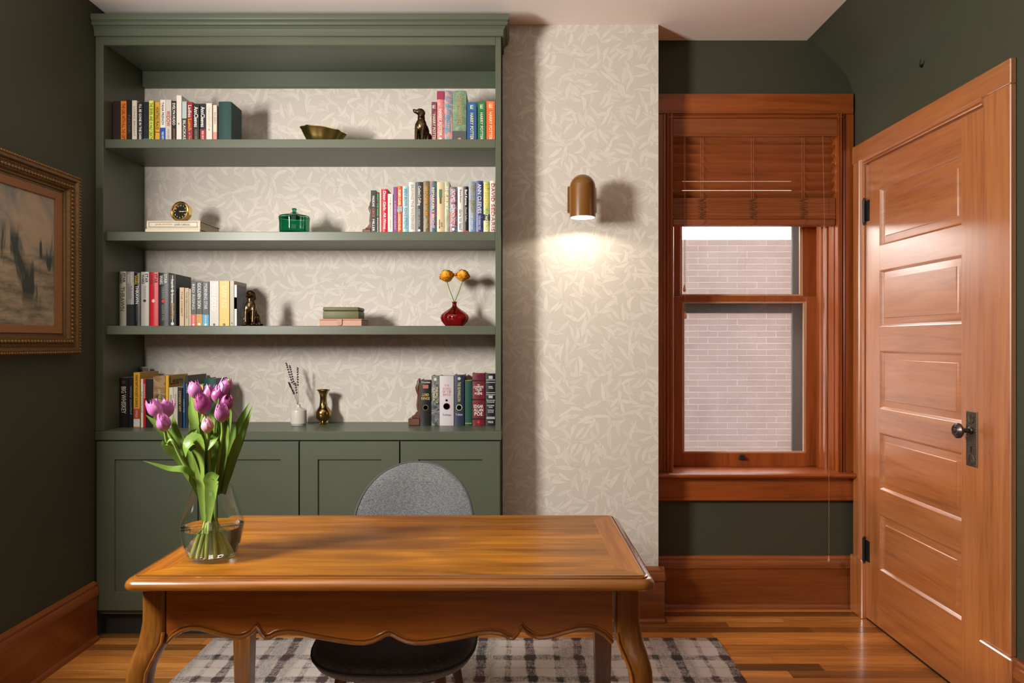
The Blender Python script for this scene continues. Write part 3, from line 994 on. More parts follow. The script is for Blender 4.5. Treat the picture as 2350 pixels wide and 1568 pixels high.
# back and side aprons
obj('back_apron', MB().box(-0.85, 0.27, 2.185, 2.205, 0.60, ztop), M_apron, dk_o)
for x0 in (-0.905, 0.290):
    sy0, sy1 = 1.73, 2.18
    pts = [(sy0 + (sy1 - sy0) * i / 24, 0.625 - 0.022 * math.cos(i / 24 * 4 * PI) * 0.6) for i in range(25)]
    obj('side_apron', MB().prism([(sy0, ztop)] + pts + [(sy1, ztop)], 'x', x0, x0 + 0.02), M_apron, dk_o, smooth=25)
# cabriole legs: v, centre offset (px, outwards), half width (px)
lp = [(1357, 0, 27.5), (1400, 0, 27.5), (1430, 0, 28), (1452, 1.5, 29.5), (1476, 5, 31), (1496, 13, 30), (1515, 20, 28.5), (1535, 26, 27), (1568, 29, 25.5)]
sec = [(PZ(v, AY), o * kx, h * kx) for v, o, h in lp]
sec += [(0.44, 0.028, 0.024), (0.36, 0.018, 0.020), (0.26, 0.004, 0.0165), (0.16, -0.006, 0.0145), (0.09, -0.006, 0.015), (0.05, 0.0, 0.019), (0.03, 0.006, 0.022), (RGZ + 0.004, 0.006, 0.021), (RGZ, 0.006, 0.018)]


def cabriole(cx, cy, sx, sy):
    rows = []
    for z, o, h in sec:
        ring = []
        for k in range(24):
            a = 2 * PI * k / 24
            e = 0.38 if z > 0.62 else 0.55
            c, s = math.cos(a), math.sin(a)
            ring.append((cx + sx * o + h * math.copysign(abs(c) ** e, c), cy + sy * o + h * math.copysign(abs(s) ** e, s), z))
        rows.append(ring)
    m = MB().grid(rows, closed=True)
    m.f.append(tuple(range(24)))
    n = len(m.v)
    m.f.append(tuple(range(n - 24, n)))
    return m


for u, sx in ((350, -1), (1442, 1)):
    cx = PX(u, AY)
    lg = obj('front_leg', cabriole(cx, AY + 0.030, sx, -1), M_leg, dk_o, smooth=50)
    # raised bead following the inner curve of the leg
    pts = []
    for i in range(3, len(sec) - 6):
        z, o, h = sec[i]
        pts.append((cx + sx * o - sx * (h - 0.004), AY + 0.030 - o - h * 0.86, z))
    obj('leg_bead', MB().tube(pts, 0.0045, 8), M_deskr, lg)
for cx, sx in ((-0.857, -1), (0.289, 1)):
    rows = []
    for z, h in ((ztop, 0.031), (0.62, 0.031), (0.30, 0.025), (RGZ, 0.019)):
        rows.append([(cx - h, 2.19 - h, z), (cx + h, 2.19 - h, z), (cx + h, 2.19 + h, z), (cx - h, 2.19 + h, z)])
    m = MB().grid(rows, closed=True)
    m.f += [(0, 1, 2, 3), (12, 13, 14, 15)]
    obj('back_leg', m, M_leg, dk_o, smooth=20)

# ================================================================ CHAIR
t = NT('grey_tweed_fabric')
co = t.coord()
fa = t.noise(t.VM('MULTIPLY', co, (700, 700, 90)), 1.0, 2, 0.6)
fb2 = t.noise(t.VM('MULTIPLY', co, (90, 700, 700)), 1.0, 2, 0.6)
f = t.M('ADD', t.M('MULTIPLY', fa, 0.5), t.M('MULTIPLY', fb2, 0.5))
t.P(col=t.ramp(f, [(0.36, (0.045, 0.049, 0.053)), (0.5, (0.112, 0.117, 0.122)), (0.64, (0.22, 0.22, 0.22))]), rough=0.9, spec=0.2, sheen=0.15)
t.bump(f, 0.25, 0.001)
M_tweed = t.m
M_pipe = pmat((0.055, 0.058, 0.062), 0.85, name='chair_piping', var=0.3, scale=300)
M_dleg = wood('chair_leg_wood', (0.075, 0.028, 0.010), (0.12, 0.045, 0.016), 'z', 2.0, 0.4, 0.2)
chx = -0.338
ch = empty('dining_chair', (chx, 2.06, RGZ))
tag(ch, 'grey fabric upholstered chair with dark wooden legs behind the desk', 'chair')


def back_pt(s, q, off=0.0):
    """s across -1..1, q up 0..1"""
    W = 0.207
    if q < 0.5:
        hw = W * (0.80 + 0.20 * math.sin(q / 0.5 * PI / 2))
    else:
        e = (q - 0.5) / 0.5
        hw = W * max(0.0, 1 - e ** 2.4) ** (1 / 2.1)
    x = s * hw
    z = 0.450 + 0.452 * q
    yb = 2.300 + 0.155 * q ** 0.9
    curve = -0.055 * (x / W) ** 2
    return (chx + x, yb + curve + off, z)


qs = [1 - (1 - i / 22) ** 1.7 for i in range(23)]
fr_, bk_ = [], []
for q in qs:
    fr_.append([back_pt(-1 + 2 * k / 16, q, -0.020 * (1 - (abs(-1 + 2 * k / 16)) ** 4) * min(1, (1 - q) * 8 + 0.05)) for k in range(17)])
    bk_.append([back_pt(-1 + 2 * k / 16, q, 0.022) for k in range(17)])
rows = [fr_[i] + bk_[i][::-1] for i in range(23)]
m = MB().grid(rows, closed=True)
m.f.append(tuple(range(34)))
obj('backrest', m, M_tweed, ch, smooth=60)
edge = [back_pt(-1, q, 0.002) for q in qs] + [back_pt(1, q, 0.002) for q in reversed(qs[:-1])]
obj('piping', MB().tube(edge, 0.0042, 6), M_pipe, ch)


def seat_ring(r, z, oy=0.0):
    out = []
    for k in range(40):
        a = 2 * PI * k / 40
        c, s = math.cos(a), math.sin(a)
        e = 2 / 3.0
        out.append((chx + 0.232 * r * math.copysign(abs(c) ** e, c) * (1.0 - 0.06 * s), 2.055 + oy + 0.250 * r * math.copysign(abs(s) ** e, s), z + 0.014 - (0.010 * max(0, -s) ** 2 * r)))
    return out


rows = [seat_ring(0.02, 0.455), seat_ring(0.4, 0.456), seat_ring(0.7, 0.460), seat_ring(0.88, 0.464), seat_ring(0.96, 0.461), seat_ring(1.0, 0.449), seat_ring(1.0, 0.440), seat_ring(0.97, 0.425), seat_ring(0.90, 0.413), seat_ring(0.6, 0.408), seat_ring(0.02, 0.408)]
m = MB().grid(rows, closed=True)
m.f.append(tuple(range(40)))
n = len(m.v)
m.f.append(tuple(range(n - 40, n)))
obj('seat', m, M_tweed, ch, smooth=60)
obj('piping', MB().tube(seat_ring(1.003, 0.446), 0.0042, 6, closed=True), M_pipe, ch)
for sx, sy in ((-1, -1), (1, -1), (-1, 1), (1, 1)):
    a = Vector((chx + sx * 0.135, 2.05 + sy * 0.15, 0.412))
    b = Vector((chx + sx * 0.195, 2.05 + sy * 0.215, RGZ + 0.0056))
    obj('leg', MB().tube([a, a.lerp(b, 0.5), b], [0.017, 0.015, 0.010], 14), M_dleg, ch)
for yy_ in (1.89, 2.19):
    obj('under_frame', MB().box(chx - 0.15, chx + 0.15, yy_, yy_ + 0.025, 0.395, 0.412), M_black, ch)

# ================================================================ PAINTING
pt = empty('framed_painting', (XL, 2.425, EYE + 0.32))
tag(pt, 'beach coloured oil painting in an ornate dark gilt frame on the left wall', 'painting')
FY0, FY1, FZ0, FZ1 = 1.95, 2.905, EYE - 0.056, EYE + 0.700
fw = 0.092
ins = [(0.0, 0.0), (0.0, 0.030), (0.008, 0.040), (0.020, 0.046), (0.030, 0.046), (0.036, 0.036), (0.046, 0.034), (0.056, 0.040), (0.066, 0.034), (0.072, 0.024), (0.078, 0.022), (0.080, 0.016), (0.092, 0.012), (0.092, 0.004)]
mm = MB()
corners = lambda d: [(FY0 + d, FZ0 + d), (FY1 - d, FZ0 + d), (FY1 - d, FZ1 - d), (FY0 + d, FZ1 - d)]
rows = [[(XL + 0.001 + x, a, b) for a, b in corners(d)] for d, x in ins]
mm.grid(rows, closed=True)
obj('frame', mm, M_goldd, pt, smooth=20)
bd = MB()


def beads(d, x, step, r, ln):
    (y0, z0), (y1, _), (_, z1), _ = corners(d)
    for (a0, b0), (a1, b1) in (((y0, z0), (y1, z0)), ((y1, z0), (y1, z1)), ((y1, z1), (y0, z1)), ((y0, z1), (y0, z0))):
        L = math.hypot(a1 - a0, b1 - b0)
        n = int(L / step)
        for k in range(n + 1):
            f = k / n
            horiz = abs(a1 - a0) > abs(b1 - b0)
            bd.ellip((XL + x, a0 + (a1 - a0) * f, b0 + (b1 - b0) * f), (r, ln if horiz else r * 1.3, r * 1.3 if horiz else ln), (0.5, 0, 0), sub=1)


beads(0.012, 0.044, 0.013, 0.0055, 0.0075)
beads(0.056, 0.041, 0.017, 0.006, 0.009)
beads(0.040, 0.036, 0.011, 0.004, 0.004)
o = obj('bead_ornament', bd, pmat((0.22, 0.115, 0.035), 0.38, 0.6, name='bright_gilt', var=0.5, scale=90), pt, smooth=60)
o['kind'] = 'stuff'
lin = MB()
li = 0.030
rows = [[(XL + x, a, b) for a, b in corners(d)] for d, x in ((0.088, 0.018), (0.090, 0.019), (0.118, 0.013), (0.120, 0.010), (0.121, 0.004))]
lin.grid(rows, closed=True)
obj('liner', lin, pmat((0.27, 0.115, 0.035), 0.5, name='bronze_linen_liner', var=0.2, scale=60), pt, smooth=20)
t = NT('oil_paint')
sep = t.n('ShaderNodeSeparateXYZ', {0: t.coord()})
yy, zz = sep.outputs[1], sep.outputs[2]
n1 = t.noise(t.coord(), 5.5, 5, 0.6, 0.6)
n2 = t.noise(t.coord(), 24, 4, 0.6)
sky = t.ramp(n1, [(0.38, (0.17, 0.21, 0.21)), (0.50, (0.33, 0.29, 0.23)), (0.62, (0.45, 0.34, 0.24))])
sand = t.ramp(t.noise(t.VM('MULTIPLY', t.coord(), (1, 1, 4)), 7, 5, 0.7), [(0.36, (0.12, 0.12, 0.09)), (0.5, (0.30, 0.25, 0.17)), (0.62, (0.42, 0.34, 0.24))])
hz = t.M('MULTIPLY', t.M('SUBTRACT', t.M('ADD', zz, t.M('MULTIPLY', t.M('SUBTRACT', n2, 0.5), 0.03)), 0.02), 60.0, clamp=True)
base_ = t.mix(hz, sand, sky)
blot = t.noise(t.VM('MULTIPLY', t.coord(), (1, 9.0, 2.2)), 1.0, 4, 0.55, 0.4)
bandm = t.M('MULTIPLY', t.M('SUBTRACT', 0.17, t.M('ABSOLUTE', t.M('ADD', zz, 0.03))), 14.0, clamp=True)
bm_ = t.M('MULTIPLY', t.M('MULTIPLY', t.M('SUBTRACT', blot, 0.52), 22.0, clamp=True), bandm)
darkp = t.mix(n2, (0.018, 0.03, 0.033), (0.05, 0.075, 0.065))
t.P(col=t.mix(bm_, base_, darkp), rough=0.55)
t.bump(n2, 0.25, 0.004)
obj('canvas', MB().box(XL + 0.002, XL + 0.007, FY0 + 0.119, FY1 - 0.119, FZ0 + 0.119, FZ1 - 0.119), t.m, pt, smooth=0)

# ================================================================ SCONCE
scx, scy = 0.3200, 3.098
sc_o = empty('wall_sconce', (scx, BY, EYE + 0.66))
tag(sc_o, 'ochre metal dome wall lamp shining down the leaf wallpaper', 'wall lamp')
r, zb0, zt0 = 0.058, EYE + 0.562, EYE + 0.757
prof = [(r, zb0), (r, zt0 - r)]
for i in range(1, 13):
    a = i / 12 * PI / 2
    prof.append((r * math.cos(a), zt0 - r + r * math.sin(a)))
prof[-1] = (0, zt0)
inn = [(r - 0.003, zb0), (r - 0.003, zt0 - r)] + [((r - 0.003) * math.cos(i / 8 * PI / 2), zt0 - r + (r - 0.003) * math.sin(i / 8 * PI / 2)) for i in range(1, 8)] + [(0, zt0 - 0.003)]
M_ochre = pmat((0.175, 0.068, 0.009), 0.3, name='ochre_enamel', var=0.05, coat=0.25)
pr_ = list(reversed(prof)) + inn
obj('shade', MB().lathe(prof, 40, (scx, scy, 0)), M_ochre, sc_o, smooth=50)
obj('shade_lining', MB().lathe([(r, zb0)] + inn, 40, (scx, scy, 0)), pmat((0.85, 0.83, 0.8), 0.5, name='white_enamel', var=0.02), sc_o, smooth=50)
My = Matrix.Rotation(PI / 2, 4, 'X')
obj('backplate', MB().bbox(scx - 0.0565, scx + 0.0565, BY - 0.028, BY - 0.0005, EYE + 0.612, EYE + 0.735, 0.003), M_ochre, sc_o)
obj('arm', MB().tube([(scx, BY - 0.03, EYE + 0.67), (scx, scy + r - 0.004, EYE + 0.67)], 0.014, 14), M_ochre, sc_o)
obj('screw', MB().ellip((scx - 0.0575, BY - 0.014, EYE + 0.625), (0.003, 0.005, 0.005), sub=1), M_brass, sc_o)
t = NT('lit_bulb')
t.P(col=(1, 1, 1), em=(1.0, 0.86, 0.68), ems=4.0)
obj('diffuser', MB().lathe([(0, zb0 + 0.004), (r - 0.004, zb0 + 0.004), (r - 0.004, zb0 + 0.007), (0, zb0 + 0.007)], 32, (scx, scy, 0)), t.m, sc_o, smooth=0)
ll = bpy.data.lights.new('sconce_light', 'SPOT')
ll.energy = 4.2
ll.color = (1.0, 0.87, 0.70)
ll.spot_size = math.radians(160)
ll.spot_blend = 0.2
ll.shadow_soft_size = 0.024
lo_ = bpy.data.objects.new('sconce_light', ll)
COL.objects.link(lo_)
lo_.location = (scx, scy, zb0 - 0.002)
# ================================================================ LETTERING
TXT = {}


def text_mb(s):
    """flat letter shapes: returns (MB with x right, y up, lower left at 0, width, height)"""
    if s in TXT:
        return TXT[s]
    cu = bpy.data.curves.new('lettering', 'FONT')
    cu.body = s
    cu.size = 1.0
    cu.resolution_u = 2
    cu.offset = 0.012
    ob = bpy.data.objects.new('lettering', cu)
    me = bpy.data.meshes.new_from_object(ob)
    m = MB()
    m.add([v.co.copy() for v in me.vertices], [list(p.vertices) for p in me.polygons])
    bpy.data.objects.remove(ob)
    bpy.data.curves.remove(cu)
    bpy.data.meshes.remove(me)
    if m.v:
        x0 = min(p[0] for p in m.v); x1 = max(p[0] for p in m.v)
        y0 = min(p[1] for p in m.v); y1 = max(p[1] for p in m.v)
        m.v = [(p[0] - x0, p[1] - y0, 0) for p in m.v]
        TXT[s] = (m, x1 - x0, y1 - y0)
    else:
        TXT[s] = (m, 1e-3, 1e-3)
    return TXT[s]


def lettering(s, c, right, up, w, h, keep=False):
    """text centred on c, filling at most w along right and h along up"""
    m, tw, th_ = text_mb(s)
    kx_, ky_ = w / tw, h / th_
    k = min(kx_, ky_)
    if keep:
        kx_ = ky_ = k
    else:
        kx_ = min(kx_, k * 1.9)
        ky_ = min(ky_, k * 1.9)
    R, U, C = Vector(right), Vector(up), Vector(c)
    out = MB()
    out.add([C + R * ((p[0] - tw / 2) * kx_) + U * ((p[1] - th_ / 2) * ky_) for p in m.v], m.f)
    return out


def art(cols, scale=30, stretch=(1, 1, 1)):
    """printed cover art: a swirl of several inks"""
    t = NT('printed_cover')
    n = t.noise(t.VM('MULTIPLY', t.coord(), stretch), scale, 4, 0.6, 1.5)
    k = len(cols)
    st = [(0.34 + 0.32 * i / max(1, k - 1), S(c) if isinstance(c, str) else c) for i, c in enumerate(cols)]
    t.P(col=t.ramp(n, st), rough=0.4)
    return t.m


def flat(c):
    return pmat(c, 0.42, var=0.05, scale=40, name='printed_ink')


ORD = ['first', 'second', 'third', 'fourth', 'fifth', 'sixth', 'seventh', 'eighth', 'ninth', 'tenth', 'eleventh', 'twelfth', 'thirteenth', 'fourteenth', 'fifteenth', 'sixteenth', 'seventeenth',
       'eighteenth', 'nineteenth', 'twentieth', 'twenty-first', 'twenty-second']


def book(x0, x1, yf, z0, z1, depth, cov, texts=(), bands=(), hard=False, dots=(), label='', group='', side=None):
    root = empty('book', ((x0 + x1) / 2, yf + depth / 2, z0))
    tag(root, label, 'book', group)
    w = x1 - x0
    t = 0.0026 if hard else 0.0009
    t = min(t, w * 0.2)
    m = MB()
    bulge = min(0.004, w * 0.16) if hard else 0.0
    n = 6
    if hard:
        outer = [(x0 + w * i / n, yf + bulge * (2 * i / n - 1) ** 2) for i in range(n + 1)]
    else:
        outer = [(x0, yf + 0.0006), (x0 + 0.0006, yf), (x1 - 0.0006, yf), (x1, yf + 0.0006)]
    yb = yf + depth
    inner = [(x1 - t, yb), (x1 - t, yf + bulge + 0.004), (x0 + t, yf + bulge + 0.004), (x0 + t, yb)]
    m.prism(outer + [(x1, yb)] + inner + [(x0, yb)], 'z', z0, z1)
    obj('cover', m, cov, root, smooth=35)
    pg = 0.0035 if hard else 0.0004
    obj('pages', MB().box(x0 + t, x1 - t, yf + bulge + 0.0035, yb - (0.003 if hard else 0.0005), z0 + pg, z1 - pg), M_page, root, smooth=0)
    H = z1 - z0
    cx = (x0 + x1) / 2
    ye = yf - 0.00035
    yo = yf - 0.0007
    for b in bands:
        f0, f1, c = b[:3]
        ins_ = b[3] if len(b) > 3 else 0.0
        bm_ = MB().box(x0 + w * ins_ + 0.0002, x1 - w * ins_ - 0.0002, ye, yf + bulge, z1 - f1 * H, z1 - f0 * H)
        obj('spine_band', bm_, c if not isinstance(c, (str, tuple)) else flat(c), root, smooth=0)
    for f, rr, c in dots:
        obj('spine_emblem', MB().lathe([(0, -0.0002), (rr * w, -0.0002), (rr * w, 0.0006), (0, 0.0006)], 20, (cx, yo + 0.0003, z1 - f * H), M=Matrix.Rotation(PI / 2, 4, 'X')), flat(c), root, smooth=0)
    for tx in texts:
        s, c, f0, f1 = tx[:4]
        mode = tx[4] if len(tx) > 4 else 'd'
        wf = tx[5] if len(tx) > 5 else 0.62
        sh = tx[6] if len(tx) > 6 else 0.0
        zc = z1 - (f0 + f1) / 2 * H
        if mode == 'd':
            lt = lettering(s, (cx + sh * w, yo - 0.0002, zc), (0, 0, -1), (1, 0, 0), (f1 - f0) * H, w * wf)
        else:
            lt = lettering(s, (cx + sh * w, yo - 0.0002, zc), (1, 0, 0), (0, 0, 1), w * wf, (f1 - f0) * H)
        obj('spine_title', lt, flat(c), root, smooth=0, recalc=False)
    return root


W_, K_, G_ = '#e8e4dc', '#15151a', '#c9a24a'


def shelf_row(specs, yf, z0, where, group, lean=None):
    prev = -9
    for i, sp in enumerate(specs):
        u0, u1, vt, cov, desc = sp[:5]
        o = sp[5] if len(sp) > 5 else {}
        y = yf + o.get('dy', 0.0)
        x0 = max(PX(u0, y), prev + 0.0006)
        x1 = max(PX(u1, y), x0 + 0.004)
        z1 = PZ(vt, y)
        prev = x1
        lab = desc + ', ' + ORD[i] + ' from the left ' + where
        cv_ = cov if not isinstance(cov, (str, tuple)) else pmat(cov, o.get('rough', 0.42), var=0.07, scale=25, name='book_cover')
        book(x0, x1, y, z0, z1, o.get('d', 0.135), cv_, o.get('t', ()), o.get('b', ()), o.get('h', False), o.get('c', ()), lab, group)


# ---- top shelf, left row
A1 = [
    (259, 276, 232, '#2a120c', 'very dark maroon paperback', {}),
    (277, 290, 232, '#d9791c', 'orange paperback', {'t': [('THE GIRL WITH ALL THE GIFTS', '#7a2a0c', 0.06, 0.96)]}),
    (291, 302, 229, '#14120f', 'plain black paperback', {'t': [('NOIR', '#4a4438', 0.35, 0.8)]}),
    (303, 314, 230.5, '#cfc4b2', 'slim cream paperback', {'t': [('LONG BRIGHT', '#8d8577', 0.15, 0.85, 'd', 0.4)]}),
    (316, 328, 235, '#101114', 'black paperback with small white title', {'t': [("I'LL BE GONE IN THE DARK", '#e5e5e2', 0.05, 0.95, 'd', 0.5)]}),
    (329, 341.5, 234, '#10161c', 'near black paperback with teal foot', {'b': [(0.9, 1.0, '#2f7d8c')]}),
    (342, 352, 231, '#cfd65a', 'lime yellow paperback', {'t': [('THE SEVEN AND A HALF DEATHS', '#25250f', 0.05, 0.95, 'd', 0.7)]}),
    (356, 366.5, 234.5, '#c99a2a', 'ochre yellow paperback', {'t': [('HUNTING FRAUD', '#3b2a0a', 0.12, 0.68)], 'b': [(0.73, 0.75, '#7b2a18')]}),
    (367.5, 379.5, 229, '#d9d4cb', 'white paperback with blue lower spine', {'t': [('TANA FRENCH', '#23252b', 0.06, 0.58, 'd', 0.42), ('THE WITCH', '#e8e4da', 0.74, 0.97, 'd', 0.4)], 'b': [(0.65, 1.0, '#1b47a3')]}),
    (380, 393, 229, '#c5bdb2', 'pale grey paperback with red title', {'t': [('WIDOW', '#b0242c', 0.26, 0.62, 'd', 0.7), ('FIONA BARTON', '#8d867c', 0.68, 0.98, 'd', 0.35)]}),
    (394, 404.5, 232, '#141211', 'black paperback with gold foot', {'t': [('EVELYN HUGO', '#ece7dd', 0.05, 0.58, 'd', 0.6), ('JENKINS REID', '#a97f35', 0.66, 0.97, 'd', 0.4)]}),
    (405, 416.5, 219, '#dcd5cc', 'tall slim white book', {'d': 0.15, 't': [('K', '#333333', 0.58, 0.62, 'h', 0.3)]}),
    (418, 428.5, 233, '#45443f', 'grey paperback with pale blue top', {'t': [('BLACKASS', '#d8d6cf', 0.46, 0.98, 'd', 0.6)], 'b': [(0.0, 0.41, '#a9bdbf')]}),
    (429.5, 442, 234, '#8f1f27', 'dark red paperback with yellow word', {'t': [('Ladies', '#e3d9cd', 0.08, 0.38), ('Lunch', '#d9a92f', 0.42, 0.70), ('in Town', '#c9a9a0', 0.76, 0.98, 'd', 0.35)]}),
    (443.5, 457, 238, '#1d2120', 'black paperback with white author name', {'t': [('AnnCleeves', '#e9e7e2', 0.08, 0.60, 'd', 0.7), ('COLD EARTH', '#8f8a6a', 0.66, 0.98, 'd', 0.4)]}),
    (459, 472, 238, '#19191b', 'black paperback with red foot', {'t': [('AnnCleeves', '#e9e7e2', 0.08, 0.60, 'd', 0.7), ('RED BONES', '#e0c9c0', 0.70, 0.99, 'd', 0.4)], 'b': [(0.66, 1.0, '#8c222a')]}),
    (473, 486.5, 237, '#d6cec2', 'white paperback with tiny green mark', {'t': [('THE GUEST LIST', '#bdb4a6', 0.1, 0.6, 'd', 0.35)], 'c': [(0.67, 0.14, '#8f9a4a')]}),
    (489, 497.5, 241, '#d8c9b8', 'slim cream paperback with pink foot', {'t': [('EILEEN', '#9b8a7b', 0.1, 0.6, 'd', 0.4)], 'b': [(0.72, 1.0, '#d5867a')]}),
    (501, 530, 233, '#0d3a38', 'thick dark teal hardback', {'h': True, 'd': 0.125, 'rough': 0.6}),
]
shelf_row(A1, 3.14, SH['A'], 'on the top shelf', 'books at the left end of the top shelf')
# ---- top shelf, right row
HP = {'h': True, 'd': 0.15}
A2 = [
    (990.5, 1002, 234, art(['#1d2b4a', '#8c2a33', '#20345c', '#b0443a'], 60), 'slim navy and red paperback', {'t': [('HARRY POTTER', '#d8c9a8', 0.3, 0.95, 'd', 0.6), ('E', '#d8c9a8', 0.08, 0.16, 'h', 0.6)]}),
    (1002.5, 1019, 209, art(['#a23a5c', '#d98f86', '#b9596c', '#e0ad94'], 45), 'pink and magenta hardback', {'h': True, 't': [('HARRY POTTER', '#e8d9c8', 0.35, 0.86, 'd', 0.45)], 'b': [(0.0, 0.16, '#93264f')], 'c': [(0.93, 0.22, '#ece5da')]}),
    (1019.5, 1038, 208, art(['#d9897f', '#4f7f95', '#d68f84', '#5b93a0'], 16, (1, 1, 0.6)), 'pink and blue swirled hardback', {'h': True, 't': [('HARRY POTTER', '#3f8fa6', 0.25, 0.8, 'd', 0.45)], 'c': [(0.93, 0.2, '#3fb09b')]}),
    (1038.5, 1070, 208, art(['#55765e', '#6b8a6d', '#8a9a78'], 30), 'very thick sage green hardback', {'h': True, 't': [('HARRY POTTER', '#a9875a', 0.1, 0.66, 'd', 0.4)], 'b': [(0.77, 1.0, '#4a4d4c')], 'c': [(0.93, 0.12, '#c8835f')]}),
    (1071.5, 1094, 235, '#1f4f82', 'blue paperback with pale title', {'t': [('HARRY POTTER', '#dfd6b8', 0.26, 0.92, 'd', 0.34), ('E', '#dfd6b8', 0.07, 0.16, 'h', 0.3)], 'b': [(0.02, 0.2, '#2a6497', 0.2)]}),
    (1096, 1114.5, 234, '#1e6a3c', 'bright green paperback with pale title', {'t': [('HARRY POTTER', '#dfd6b8', 0.26, 0.92, 'd', 0.36), ('E', '#dfd6b8', 0.07, 0.16, 'h', 0.35)], 'b': [(0.02, 0.2, '#2f7f4a', 0.2)]}),
    (1116, 1136, 232, '#d9602b', 'orange paperback with pale title', {'t': [('HARRY POTTER', '#f0dfb8', 0.26, 0.92, 'd', 0.36), ('E', '#f0dfb8', 0.07, 0.16, 'h', 0.35)], 'b': [(0.02, 0.2, '#e57a45', 0.2)]}),
]
shelf_row(A2, 3.145, SH['A'], "in the top shelf's right row", 'books at the right end of the top shelf')
